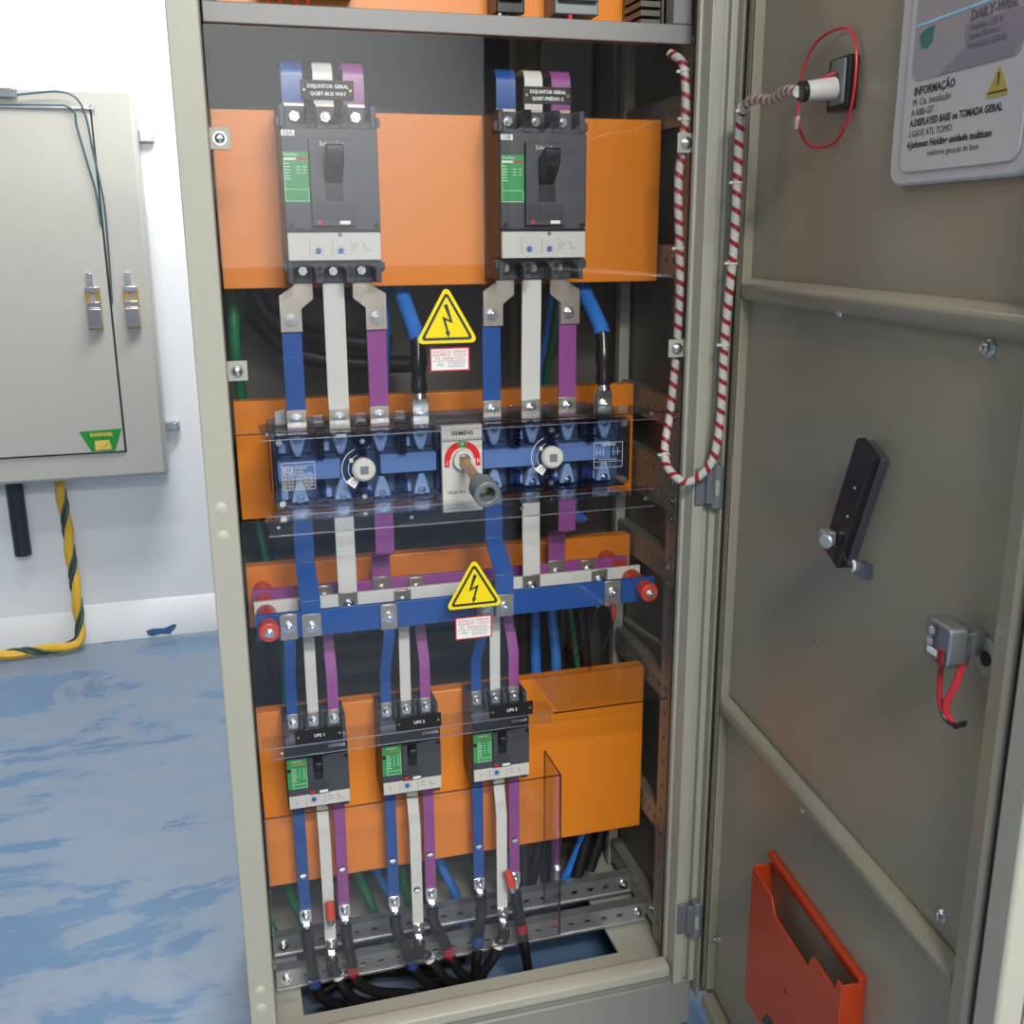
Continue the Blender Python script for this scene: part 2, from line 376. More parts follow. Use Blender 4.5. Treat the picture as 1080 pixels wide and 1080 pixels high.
o = bb.build('baseboard_right', 'wall'); o['kind'] = 'structure'
bb = MB().prism([(2.42, 0.0), (2.405, 0.0), (2.405, 0.075), (2.42, 0.12)], 'x', -3.4, -0.565)
o = bb.build('baseboard_left', 'wall'); o['kind'] = 'structure'
sm = MB().prism([(-0.335, 0.028), (-0.31, 0.034), (-0.27, 0.031), (-0.236, 0.044), (-0.225, 0.040), (-0.232, 0.026), (-0.243, 0.017), (-0.25, 0.006), (-0.285, 0.010), (-0.315, 0.004), (-0.33, 0.010)], 'y', 2.3835, 2.3845)
single(sm, 'paint_smear', 'bluepaint', 'blue paint smear on the white skirting at the floor', 'paint smear')

# ------------------------------------------------------------------ the big cabinet
cab = thing('electrical_cabinet', 'open beige floor standing switchgear cabinet with orange mounting plates', 'cabinet', (0.37, 0.25, 0))
def cpart(mb, name, m_, bevel=0.0, parent=cab, label=None): return mb.build(name, m_, parent, bevel, label)
ZT = 2.05
cpart(MB().box(-0.028, 0.773, 0.006, 0.03, 0.0, 0.100).box(-0.028, -0.004, 0.03, 0.476, 0.0, 0.100).box(0.749, 0.773, 0.03, 0.476, 0.0, 0.100).box(-0.028, 0.773, 0.476, 0.50, 0.0, 0.100), 'plinth', 'plinth', 0.004)
# front posts (folded profiles)
cpart(MB().prism([(-0.030, 0.0), (0.011, 0.0), (0.011, 0.004), (0.013, 0.022), (0.008, 0.024), (0.006, 0.03), (-0.030, 0.03)], 'z', 0.1005, ZT), 'front_post', 'pebble', 0.002)
cpart(MB().prism([(0.733, 0.0), (0.752, 0.0), (0.752, 0.012), (0.764, 0.012), (0.764, 0.0), (0.775, 0.0), (0.775, 0.04), (0.727, 0.04), (0.727, 0.03), (0.731, 0.028)], 'z', 0.1005, ZT), 'front_post', 'pebble', 0.0012)
cpart(MB().box(-0.030, -0.027, 0.031, 0.498, 0.1005, ZT), 'side_panel', 'pebble')
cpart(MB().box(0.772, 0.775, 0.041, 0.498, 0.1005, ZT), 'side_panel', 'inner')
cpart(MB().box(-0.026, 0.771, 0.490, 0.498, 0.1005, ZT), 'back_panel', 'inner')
cpart(MB().box(-0.030, 0.775, 0.0, 0.5, ZT+0.0005, ZT+0.03), 'roof_panel', 'pebble')
# bottom: plate with the cable opening, and the folded sill
cpart(MB().box(-0.026, 0.06, 0.035, 0.489, 0.1005, 0.107).box(0.665, 0.771, 0.042, 0.489, 0.1005, 0.107).box(0.06, 0.665, 0.035, 0.105, 0.1005, 0.107).box(0.06, 0.665, 0.36, 0.489, 0.1005, 0.107), 'bottom_plate', 'pebble', 0.0005)
cpart(MB().prism([(0.002, 0.118), (0.002, 0.136), (0.010, 0.140), (0.034, 0.140), (0.034, 0.1065), (0.012, 0.1065), (0.012, 0.118)], 'x', 0.0135, 0.7265), 'sill', 'pebble', 0.002)
# gasket shadow gap bar
cpart(MB().box(0.0135, 0.7325, 0.0125, 0.028, 0.1008, 0.1060), 'sill_base', 'frame')
# rack posts with holes
for x, sx in ((0.748, 1), (0.0, -1)):
    mb = MB()
    if sx > 0: mb.perf((x, 0.085, 0.115), (0, 0, 1), (0, 1, 0), ZT-0.12, 0.042, 0.003, 1, 0.05, 0.0052)
    else: mb.perf((-0.012, 0.085, 0.115), (0, 0, 1), (0, 1, 0), ZT-0.12, 0.042, 0.003, 1, 0.05, 0.0052)
    if sx > 0: mb.box(0.748, 0.770, 0.082, 0.085, 0.115, ZT-0.005).box(0.764, 0.768, 0.085, 0.127, 0.115, ZT-0.005)
    cpart(mb, 'rack_post', 'rack')
for x0 in (0.748, -0.024):
    cpart(MB().box(x0, x0+0.02, 0.375, 0.395, 0.115, ZT-0.005), 'rear_post', 'pebble' if x0 > 0 else 'rack')
# side cross rails on the right wall (perforated, with a folded top lip)
def cross_rail(z0, h, rows=1, r=0.005, m_='rack', x=0.754):
    mb = MB(); mb.perf((x, 0.128, z0), (0, 1, 0), (0, 0, 1), 0.246, h, -0.003, rows, 0.03, r)
    mb.box(x, 0.7715, 0.128, 0.374, z0+h, z0+h+0.003)
    cpart(mb, 'cross_rail', m_)
for z0, h, rows in ((1.630, 0.045, 1), (1.395, 0.045, 1), (1.135, 0.05, 1), (0.985, 0.085, 2), (0.855, 0.05, 1), (0.625, 0.045, 1), (0.345, 0.045, 1), (0.130, 0.045, 1)):
    cross_rail(z0, h, rows)
cross_bolt = lambda y, z: bolt(cab, 0.7478, y, z, 'hex', 'zinc', 'bolt', 0.8, (0, 0, math.radians(-90)))
for y, z in ((0.1, 1.652), (0.1, 1.16), (0.1, 1.045), (0.1, 1.012), (0.1, 0.98), (0.1, 0.89), (0.1, 0.86), (0.1, 0.648), (0.1, 0.365), (0.1, 0.275), (0.1, 1.72)): cross_bolt(y, z)
# orange mounting plates: face plus folded rims
def mount(z0, z1, y, x0=0.018, x1=0.748, d=0.03, lip=True):
    mb = MB().box(x0, x1, y, y+0.003, z0, z1)
    mb.box(x0, x1, y+0.003, y+d, z1-0.003, z1).box(x0, x0+0.003, y+0.003, y+d, z0+0.003, z1-0.003).box(x1-0.003, x1, y+0.003, y+d, z0+0.003, z1-0.003).box(x0, x1, y+0.003, y+d, z0, z0+0.003)
    cpart(mb, 'mounting_plate', 'orange', 0.003)
mount(1.381, 1.645, 0.206)
mount(0.985, 1.191, 0.29, 0.020, 0.745)
mount(0.785, 0.898, 0.29, 0.020, 0.745)
mount(0.312, 0.657, 0.206, 0.018, 0.746)
mount(1.765, 2.00, 0.206)
# upper compartment: grey inner frame
cpart(MB().prism([(0.085, 1.7425), (0.085, 1.770), (0.115, 1.770), (0.115, 1.767), (0.088, 1.767), (0.088, 1.7425)], 'x', 0.016, 0.741), 'frame_rail', 'frame', 0.002)
cpart(MB().box(0.709, 0.740, 0.0845, 0.1145, 1.7705, 2.04), 'frame_stile', 'frame', 0.002)
cpart(MB().box(0.016, 0.036, 0.0845, 0.1145, 1.7705, 2.04), 'frame_stile', 'frame', 0.002)
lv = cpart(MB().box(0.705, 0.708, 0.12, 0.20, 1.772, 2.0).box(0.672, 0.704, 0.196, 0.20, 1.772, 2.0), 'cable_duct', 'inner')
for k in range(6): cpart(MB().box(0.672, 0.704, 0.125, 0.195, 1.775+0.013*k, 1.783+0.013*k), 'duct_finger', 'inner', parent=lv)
# cable rails at the foot
def cable_rail(y, z0, z1, name='cable_rail'):
    mb = MB(); h = z1-z0
    mb.perf((0.018, y, z0+0.004), (1, 0, 0), (0, 0, 1), 0.733, h-0.008, -0.0025, 1, 0.0345, 0.0048, slot=1.5)
    mb.box(0.018, 0.751, y, y+0.022, z1-0.004, z1-0.0015).box(0.018, 0.751, y, y+0.022, z0+0.0015, z0+0.004)
    mb.box(0.018, 0.751, y-0.003, y+0.0, z1-0.004, z1).box(0.018, 0.751, y-0.003, y, z0, z0+0.004)
    r_ = cpart(mb, name, 'galv'); bolt(r_, 0.733, y, (z0+z1)/2, 'hex', 'zinc'); bolt(r_, 0.036, y, (z0+z1)/2, 'hex', 'zinc')
cable_rail(0.255, 0.125, 0.168); cable_rail(0.176, 0.112, 0.155)
# sheet holding tabs with bolts
for x, z, sx in ((0.026, 1.590, -1), (0.0265, 1.272, -1), (0.722, 1.596, 1), (0.7185, 1.281, 1)):
    mb = MB().box(x-0.0145, x+0.0145, 0.0505, 0.0530, z-0.0145, z+0.0145)
    if sx > 0: mb.box(x+0.0145, 0.747, 0.0505, 0.0530, z-0.01, z+0.01).box(0.7445, 0.747, 0.0530, 0.100, z-0.01, z+0.01)
    else: mb.box(-0.010, x-0.0145, 0.0505, 0.0530, z-0.01, z+0.01).box(-0.010, -0.0075, 0.0530, 0.100, z-0.01, z+0.01)
    t_ = cpart(mb, 'sheet_tab', 'pebble', 0.0008); bolt(t_, x, 0.0505, z, 'pan')
for z in (1.083, 1.041, 0.262, 0.228): bolt(cab, -0.011, 0.0, z, 'plug', 'beige', 'hole_plug')
bolt(cab, 0.7475, 0.083, 1.75, 'plug', 'cast', 'hole_plug')

# ------------------------------------------------------------------ cabinet door
DA = math.radians(6.0); DTH = math.atan2(-math.cos(DA), -math.sin(DA)); DLOC = Vector((0.80, 0.0, 0.0))
me = MB().box(-0.012, 0.82, 0.0, 0.003, 0.075, ZT+0.01).mesh('door'); me.materials.append(M['doorpaint'])
door = bpy.data.objects.new('door', me); COL.objects.link(door); door.parent = cab; door.location = DLOC-Vector(cab.location); door.rotation_euler = (0, 0, DTH)
ORG[door.name] = Vector((0, 0, 0))
def dpart(mb, name, m_, bevel=0.0): return mb.build(name, m_, door, bevel)
dpart(MB().box(-0.012, 0.006, -0.026, -0.0002, 0.075, ZT+0.01).box(0.006, 0.024, -0.026, -0.022, 0.075, ZT+0.01), 'hinge_flange', 'doorpaint', 0.003)
dpart(MB().perf((0.026, -0.018, 0.11), (0, 0, 1), (1, 0, 0), 1.9, 0.016, 0.0025, 1, 0.05, 0.0028).box(0.040, 0.042, -0.0175, -0.0002, 0.11, 2.01), 'stiffener_strip', 'doorpaint')
dpart(MB().prism([(0.728, -0.0002), (0.738, -0.024), (0.766, -0.028), (0.772, -0.024), (0.772, -0.0002)], 'z', 0.075, ZT+0.01), 'edge_flange', 'doorpaint', 0.003)
dpart(MB().box(0.7725, 0.784, -0.022, -0.0002, 0.075, ZT+0.01), 'gasket', 'black')
dpart(MB().box(0.7845, 0.820, -0.030, -0.0002, 0.075, ZT+0.01), 'outer_rim', 'pebble', 0.004)
dpart(MB().box(0.043, 0.7275, -0.024, -0.0002, 0.075, 0.105), 'bottom_flange', 'doorpaint', 0.003)
for z in (1.378, 0.684):
    b_ = dpart(MB().prism([(-0.0002, z-0.018), (-0.010, z-0.016), (-0.017, z-0.008), (-0.018, z+0.006), (-0.012, z+0.014), (-0.0002, z+0.018)], 'x', 0.043, 0.7275), 'cross_bar', 'doorpaint', 0.003)
    bolt(b_, 0.356, -0.012, z-0.0145, 'screw', 'zinc', 'screw', 1.2)
for x, z in ((0.648, 1.350), (0.676, 0.726), (0.052, 0.225)): bolt(door, x, 0, z, 'hex', 'zinc', 'bolt', 0.9)
bolt(door, 0.339, 0, 0.918, 'screw', 'brass', 'screw', 0.8); bolt(door, 0.352, 0, 1.116, 'screw', 'brass', 'screw', 0.8)
lk = dpart(MB().cyl((0.700, 0, 1.046), (0.700, -0.003, 1.046), 0.02, 20), 'lock_rosette', 'pebble')
MB().cyl((0.702, -0.003, 1.044), (0.702, -0.0045, 1.044), 0.008, 14).build('lock_hole', 'black', lk)
# hinges
for z in (1.062, 0.245):
    h_ = cpart(MB().box(0.735, 0.757, -0.006, -0.0002, z-0.032, z+0.030).cyl((0.770, -0.012, z-0.036), (0.770, -0.012, z+0.036), 0.011, 14).box(0.750, 0.765, -0.016, -0.006, z-0.028, z+0.028), 'hinge', 'cast', 0.0015)
    MB().box(0.760, 0.767, -0.0255, -0.0225, z-0.013, z+0.013).build('hinge_pin_plate', 'pebble', h_)

# ------------------------------------------------------------------ circuit breakers
def big_breaker(xc, zc, tagtxt, label):
    root = thing('circuit_breaker', label, 'circuit breaker', (xc, 0.206, zc-0.1275), 'large main breakers')
    ORG[root.name] = Vector((0, 0, 0)); ORG_Z = 0.1275
    def P(mb, name, m_, bevel=0.0, parent=root):
        mb.v = [(x, y, z+ORG_Z) for x, y, z in mb.v]; return mb.build(name, m_, parent, bevel)
    body = MB().prism([(-0.002, -0.1275), (-0.058, -0.1275), (-0.058, -0.0935), (-0.1, -0.0935), (-0.1, 0.0935), (-0.058, 0.0935), (-0.058, 0.1275), (-0.002, 0.1275)], 'x', -0.07, 0.07)
    P(body, 'body', 'dgrey', 0.002)
    for sz in (1, -1):
        for x0, x1 in ((-0.07, -0.0615), (-0.030, -0.0165), (0.0165, 0.030), (0.0615, 0.07)):
            z0, z1 = (0.0938, 0.127)
            mb = MB().box(x0, x1, -0.096, -0.0582, *((z0, z1) if sz > 0 else (-z1, -z0)))
            f_ = P(mb, 'terminal_fin', 'dgrey', 0.0015)
            if abs(x0) < 0.05:
                for zz in (0.104, 0.114):
                    bolt(f_, (x0+x1)/2, -0.096, sz*zz+ORG_Z, 'dot', 'black', 'screw_hole')
        for s_ in (-1, 1):
            q = MB().prism([(s_*0.07, sz*0.0938), (s_*0.076, sz*0.098), (s_*0.076, sz*0.108), (s_*0.07, sz*0.112)], 'y', -0.094, -0.075); P(q, 'side_lug', 'dgrey', 0.001)
        q = MB().prism([(-0.0615, sz*0.0938), (0.0615, sz*0.0938), (0.0615, sz*0.099)]+[(0.045+0.0155*math.cos(t), sz*(0.108-0.010*math.sin(t))) for t in [math.pi*k/6 for k in range(0, 7)]]+[(0.0155*math.cos(t), sz*(0.108-0.010*math.sin(t))) for t in [math.pi*k/6 for k in range(0, 7)]]+[(-0.045+0.0155*math.cos(t), sz*(0.108-0.010*math.sin(t))) for t in [math.pi*k/6 for k in range(0, 7)]]+[(-0.0615, sz*0.099)], 'y', -0.094, -0.088)
        P(q, 'terminal_arch', 'dgrey')
    P(MB().prism(rrect(-0.0695, 0.0695, -0.049, 0.093, 0.004), 'y', -0.107, -0.1002), 'front_cover', 'mgrey', 0.001)
    P(MB().box(-0.0695, 0.0695, -0.1055, -0.1002, -0.0525, -0.0495), 'shadow_joint', 'black')
    tu = P(MB().prism(rrect(-0.0685, 0.0685, -0.093, -0.053, 0.002), 'y', -0.1085, -0.1002), 'trip_unit', 'offwhite', 0.001)
    for x in (-0.0245, 0.0085):
        d_ = P(MB().cyl((x, -0.1085, -0.079), (x, -0.1105, -0.079), 0.0042, 16), 'dial', 'blueknob', parent=tu)
        mb = MB().box(x-0.0125, x-0.0121, -0.1088, -0.1085, -0.086, -0.062)
        for a in range(-40, 221, 52):
            ca, sa = math.cos(math.radians(a)), math.sin(math.radians(a)); mb.box(x+0.0072*ca-0.0012, x+0.0072*ca+0.0012, -0.1088, -0.1085, -0.079+0.0072*sa-0.0003, -0.079+0.0072*sa+0.0003)
        P(mb, 'dial_scale', 'ink', parent=tu)
    mb = MB().box(0.0235, 0.0238, -0.1088, -0.1085, -0.086, -0.062)
    for k in range(3): mb.box(0.025, 0.036-0.003*k, -0.1088, -0.1085, -0.071-0.004*k, -0.0702-0.004*k)
    mb.box(0.042, 0.0424, -0.1088, -0.1085, -0.080, -0.067).box(0.042, 0.054, -0.1088, -0.1085, -0.0802, -0.0798).prism([(0.0425, -0.069), (0.043, -0.069), (0.0475, -0.0775), (0.0525, -0.0775), (0.0525, -0.0780), (0.0472, -0.0780)], 'y', -0.1088, -0.1085)
    P(mb, 'printed_diagram', 'greyink', parent=tu)
    bolt(tu, 0.0085, -0.1085, -0.056+ORG_Z, 'screw', 'cast', 'screw', 0.7)
    esc = P(MB().box(-0.031, 0.032, -0.1125, -0.1072, -0.043, 0.077).box(-0.031, 0.032, -0.1155, -0.1125, -0.043, -0.009).box(-0.031, -0.011, -0.1155, -0.1125, -0.009, 0.077).box(0.0155, 0.032, -0.1155, -0.1125, -0.009, 0.077).box(-0.011, 0.0155, -0.1155, -0.1125, 0.058, 0.077), 'escutcheon', 'mgrey')
    P(MB().box(-0.0105, 0.015, -0.1129, -0.1126, -0.0085, 0.0575), 'slot', 'black', parent=esc)
    P(MB().box(-0.0325, 0.0335, -0.1082, -0.1072, -0.0447, 0.0785), 'shadow_line', 'black', parent=esc)
    for k in range(8): P(MB().box(-0.029, 0.030, -0.1160, -0.1156, -0.0135-0.003*k-0.0008, -0.0135-0.003*k), 'ridge', 'black', parent=esc)
    P(MB().cyl((-0.021, -0.1156, -0.0385), (-0.021, -0.1176, -0.0385), 0.0032, 12), 'test_button', 'red', parent=esc)
    P(MB().prism(rrect(0.008, 0.024, -0.0412, -0.0362, 0.002), 'y', -0.1160, -0.1156), 'rating_tag', 'print', parent=esc)
    hd = P(MB().prism([(-0.1130, 0.016), (-0.1130, 0.054), (-0.128, 0.064), (-0.139, 0.070), (-0.1455, 0.068), (-0.1465, 0.052), (-0.140, 0.040), (-0.126, 0.028)], 'x', -0.0105, 0.015), 'toggle_handle', 'black', 0.0025)
    text_obj([('Schneider', 0.0085, 0.0005, -0.1158, 0.0705+ORG_Z)], 'print', esc)
    gl = P(MB().box(-0.069, -0.032, -0.1074, -0.1071, -0.010, 0.060), 'green_label', 'green')
    mb = MB().box(-0.0675, -0.050, -0.1077, -0.1074, 0.0485, 0.0515)
    for k in range(6):
        z = 0.044-0.0042*k; mb.box(-0.0665, -0.060+0.001*(k % 3), -0.1077, -0.1074, z-0.0009, z)
        if k in (1, 2, 3): mb.box(-0.050, -0.0445, -0.1077, -0.1074, z-0.0009, z).box(-0.0405, -0.036, -0.1077, -0.1074, z-0.0009, z)
    for a in ((-0.0675, -0.0335, 0.0078, 0.0084), (-0.0675, -0.0335, -0.0086, -0.0080), (-0.0675, -0.0670, -0.0086, 0.0475), (-0.0340, -0.0335, -0.0086, 0.0084)): mb.box(a[0], a[1], -0.1077, -0.1074, a[2], a[3])
    P(mb, 'white_print', 'print', parent=gl)
    P(MB().box(-0.0495, -0.0335, -0.1077, -0.1074, 0.0485, 0.0515), 'red_print', 'redink', parent=gl)
    text_obj([('EasyPact', 0.0055, -0.0665, -0.1078, 0.0560+ORG_Z, dict(align='LEFT'))], 'print', gl)
    st = P(MB().box(-0.069, -0.050, -0.1076, -0.1071, 0.0815, 0.0895), 'tag_sticker', 'print')
    text_obj([(tagtxt, 0.008, -0.0595, -0.1079, 0.0855+ORG_Z)], 'ink', st)
    for x in (-0.062, 0.063): bolt(root, x, -0.107, -0.0435+ORG_Z, 'dot', 'black', 'screw_hole')
    bolt(root, 0.0, -0.094, 0.0955+ORG_Z, 'dot', 'black', 'screw_hole'); bolt(root, 0.036, -0.107, 0.028+ORG_Z, 'dot', 'black', 'screw_hole', 0.3)
    return root
big_breaker(0.181, 1.518, 'DJA', 'large dark grey circuit breaker tagged DJA, left of the top pair')
big_breaker(0.507, 1.518, 'DJB', 'large dark grey circuit breaker tagged DJB, right of the top pair')

def small_breaker(xc, zb, label):
    root = thing('circuit_breaker', label, 'circuit breaker', (xc, 0.206, zb), 'small outgoing breakers'); ORG[root.name] = Vector((0, 0, 0))
    def P(mb, name, m_, bevel=0.0, parent=root): return mb.build(name, m_, parent, bevel)
    body = MB().prism([(-0.002, 0.0), (-0.036, 0.0), (-0.036, 0.014), (-0.070, 0.014), (-0.076, 0.026), (-0.076, 0.122), (-0.068, 0.134), (-0.036, 0.134), (-0.036, 0.161), (-0.002, 0.161)], 'x', -0.0525, 0.0525)
    P(body, 'body', 'dgrey', 0.0015)
    for z0, z1 in ((0.1343, 0.161), (0.0, 0.0137)):
        for x0, x1 in ((-0.0525, -0.047), (-0.024, -0.020), (-0.015, -0.011), (0.011, 0.015), (0.020, 0.024), (0.047, 0.0525)):
            P(MB().box(x0, x1, -0.064, -0.0362, z0, z1), 'terminal_fin', 'dgrey', 0.0008)
    P(MB().prism(rrect(-0.052, 0.052, 0.100, 0.122, 0.002), 'y', -0.0805, -0.0762), 'upper_band', 'black', 0.001)
    P(MB().prism(rrect(-0.052, 0.052, 0.030, 0.0995, 0.002), 'y', -0.0825, -0.0762), 'front_cover', 'mgrey', 0.001)
    tu = P(MB().box(-0.0515, 0.0515, -0.0835, -0.0762, 0.0065, 0.0295), 'trip_unit', 'offwhite', 0.0008)
    P(MB().cyl((-0.010, -0.0835, 0.0205), (-0.010, -0.0855, 0.0205), 0.0042, 14), 'dial', 'blueknob', parent=tu)
    mb = MB()
    for a in range(150, 400, 40):
        ca, sa = math.cos(math.radians(a)), math.sin(math.radians(a)); mb.box(-0.010+0.0075*ca-0.001, -0.010+0.0075*ca+0.001, -0.0838, -0.0835, 0.0205+0.0075*sa-0.0004, 0.0205+0.0075*sa+0.0004)
    mb.box(-0.023, -0.0226, -0.0838, -0.0835, 0.010, 0.0275).box(0.0085, 0.0089, -0.0838, -0.0835, 0.010, 0.0275).box(0.014, 0.022, -0.0838, -0.0835, 0.0225, 0.0232)
    mb.box(0.0130, 0.0225, -0.0838, -0.0835, 0.0165, 0.0170).box(0.030, 0.0304, -0.0838, -0.0835, 0.012, 0.025).prism([(0.0305, 0.024), (0.031, 0.024), (0.034, 0.0165), (0.0385, 0.0165), (0.0385, 0.0158), (0.0336, 0.0158)], 'y', -0.0838, -0.0835).prism([(-0.041, 0.014), (-0.0404, 0.014), (-0.038, 0.021), (-0.0386, 0.021)], 'y', -0.0838, -0.0835)
    P(mb, 'printed_diagram', 'ink', parent=tu)
    esc = P(MB().box(-0.0165, 0.0165, -0.0865, -0.0826, 0.031, 0.0565).box(-0.0165, -0.008, -0.0865, -0.0826, 0.0565, 0.0995).box(0.008, 0.0165, -0.0865, -0.0826, 0.0565, 0.0995), 'escutcheon', 'mgrey')
    P(MB().box(-0.0078, 0.0078, -0.0830, -0.0826, 0.0565, 0.0995), 'slot', 'black', parent=esc)
    for k in range(4): P(MB().box(-0.015, 0.015, -0.0869, -0.0866, 0.0532-0.004*k, 0.0541-0.004*k), 'ridge', 'black', parent=esc)
    P(MB().box(-0.0148, -0.0085, -0.0877, -0.0866, 0.032, 0.0378), 'test_button', 'red', parent=esc)
    P(MB().prism(rrect(0.000, 0.0145, 0.0325, 0.0372, 0.0018), 'y', -0.0870, -0.0866), 'rating_tag', 'print', parent=esc)
    P(MB().prism([(-0.0832, 0.078), (-0.0832, 0.0975), (-0.098, 0.096), (-0.1005, 0.091), (-0.099, 0.083)], 'x', -0.007, 0.007), 'toggle_handle', 'black', 0.002)
    gl = P(MB().box(-0.0518, -0.0185, -0.0829, -0.0826, 0.0435, 0.0990), 'green_label', 'green')
    mb = MB()
    for a in ((-0.044, -0.0195, 0.0445, 0.0450), (-0.044, -0.0195, 0.0515, 0.0520), (-0.044, -0.0435, 0.0445, 0.0850), (-0.0200, -0.0195, 0.0445, 0.0850)): mb.box(a[0], a[1], -0.0832, -0.0829, a[2], a[3])
    for k in range(6):
        z = 0.081-0.0046*k; mb.box(-0.0425, -0.037+0.001*(k % 2), -0.0832, -0.0829, z-0.001, z)
        if k < 5: mb.box(-0.0325, -0.0305, -0.0832, -0.0829, z-0.001, z).box(-0.0255, -0.0225, -0.0832, -0.0829, z-0.001, z)
    P(mb, 'white_print', 'print', parent=gl); P(MB().box(-0.043, -0.0190, -0.0832, -0.0829, 0.0875, 0.0905), 'gold_print', 'brass', parent=gl)
    text_obj([('EasyPact', 0.0048, -0.043, -0.0833, 0.0950, dict(align='LEFT'))], 'print', gl)
    text_obj([('CVS100B', 0.0075, 0.034, -0.0808, 0.1145)], 'print', root); text_obj([('Schneider', 0.0048, 0.0, -0.0808, 0.1040)], 'print', root)
    for x, z in ((-0.0485, 0.079), (0.0475, 0.0945)): bolt(root, x, -0.0829, z, 'dot', 'black', 'screw_hole', 0.8)
    bolt(root, 0.024, -0.0825, 0.083, 'dot', 'black', 'screw_hole', 0.35)
    for x in (-0.0175, 0.0175, 0.0445): P(MB().box(x-0.006, x+0.006, -0.0745, -0.066, -0.004, 0.0062), 'bottom_foot', 'dgrey', 0.0008)
    return root
LBX = (0.1125, 0.2745, 0.4375)
for x, n_, w_ in zip(LBX, ('UPS 1', 'UPS 2', 'UPS 3'), ('leftmost', 'middle', 'rightmost')):
    small_breaker(x, 0.505, 'small dark grey circuit breaker under the %s plate, %s of three' % (n_, w_))

WB = ('leftmost small breaker', 'middle small breaker', 'rightmost small breaker')
# black engraved name plates
def name_plate(x, y, z, w_, h, lines, label, ssize, group):
    o = thing('name_plate', label, 'name plate', (x, y, z-h/2), group)
    MB().box(x-w_/2, x+w_/2, y-0.002, y, z-h/2, z+h/2).build('plate', 'plate', o)
    n = len(lines)
    text_obj([(t, ssize, x+0.001, y-0.0023, z+((n-1)/2-i)*ssize*1.42, dict(bold=0.00012)) for i, t in enumerate(lines)], 'print', o)
    for s_ in (-1, 1): bolt(o, x+s_*(w_/2-0.005), y-0.002, z, 'screw', 'brass', 'screw', 0.45)
name_plate(0.176, 0.057, 1.6565, 0.074, 0.026, ('DISJUNTOR GERAL', 'QGBT-BUS WAY'), 'black engraved plate reading DISJUNTOR GERAL QGBT-BUS WAY above the left main breaker', 0.0068, 'engraved plates over main breakers')
name_plate(0.498, 0.057, 1.6585, 0.074, 0.024, ('DISJUNTOR GERAL', 'QGBT-PRÉDIO C'), 'black engraved plate reading DISJUNTOR GERAL QGBT-PRÉDIO C above the right main breaker', 0.0066, 'engraved plates over main breakers')
for x, n_, w_ in zip((0.1122, 0.2760, 0.4360), ('UPS 1', 'UPS 2', 'UPS 3'), WB):
    name_plate(x, 0.0533, 0.6795, 0.076, 0.024, (n_,), 'black engraved plate reading %s on the %s' % (n_, w_), 0.0075, 'engraved plates over small breakers')

# ------------------------------------------------------------------ painted copper links
def link(colr, x0, x1, path, bare_top, bare_bot, bolts, label, group, t=0.005, kind='hex'):
    """bar along path (y,z) from top down; bare_top / bare_bot are heights where paint starts and stops"""
    zmin = min(p[1] for p in path); root = thing('copper_link', label, 'busbar link', ((x0+x1)/2, path[-1][0], zmin), group)
    def cut(z):   # point on path at height z
        for a, b in zip(path, path[1:]):
            if (a[1]-z)*(b[1]-z) <= 0 and a[1] != b[1]:
                k = (a[1]-z)/(a[1]-b[1]); return (a[0]+(b[0]-a[0])*k, z)
        return path[-1]
    hi = path[0][1]
    if bare_top is None: top = [path[0]]; up_ = []
    segs = []
    cur = list(path)
    def between(za, zb):
        pa = path[0] if za is None else cut(za); pb = path[-1] if zb is None else cut(zb)
        mid = [p for p in path if (za is None or p[1] < za-1e-6) and (zb is None or p[1] > zb+1e-6) and p != pa and p != pb]
        return [pa]+mid+[pb]
    MB().ribbon(between(bare_top, bare_bot), x0, x1, t).build('painted_bar', colr, root, 0.0008)
    if bare_top is not None: MB().ribbon(between(None, bare_top), x0, x1, t).build('bare_end', 'tin', root, 0.0006)
    if bare_bot is not None: MB().ribbon(between(bare_bot, None), x0, x1, t).build('bare_end', 'tin', root, 0.0006)
    for (bx, by, bz) in bolts: bolt(root, bx, by, bz, kind)
    return root
CN = ('blue', 'white', 'purple')
SIDE = ('left', 'right')
# rising from the main breakers, curving to the back
for xc, sd in ((0.181, 'DJA'), (0.507, 'DJB')):
    for k, c in enumerate(CN):
        x = xc+(k-1)*0.045; h = (0.0155, 0.0145, 0.0155)[k]
        arc = [(0.172-0.016*math.sin(a) if False else 0.156+0.020*(1-math.cos(a)), 1.688+0.020*math.sin(a)) for a in [math.pi/2*i/5 for i in range(6)]]
        path = [(0.215, 1.708)]+arc[::-1]+[(0.156, 1.6135)]
        root = thing('copper_link', '%s painted copper bar rising from the top of breaker %s and bending back' % (c, sd), 'busbar link', (x, 0.156, 1.6135), 'bars above the main breakers')
        MB().ribbon([p for p in path[:-1]]+[(0.156, 1.650)], x-h, x+h, 0.005).build('painted_bar', c, root)
        MB().ribbon([(0.156, 1.650), (0.156, 1.6135)], x-h, x+h, 0.005).build('bare_end', 'tin', root)
        bolt(root, x, 0.1535, 1.631, 'hex', 'zinc', 'bolt', 1.15)
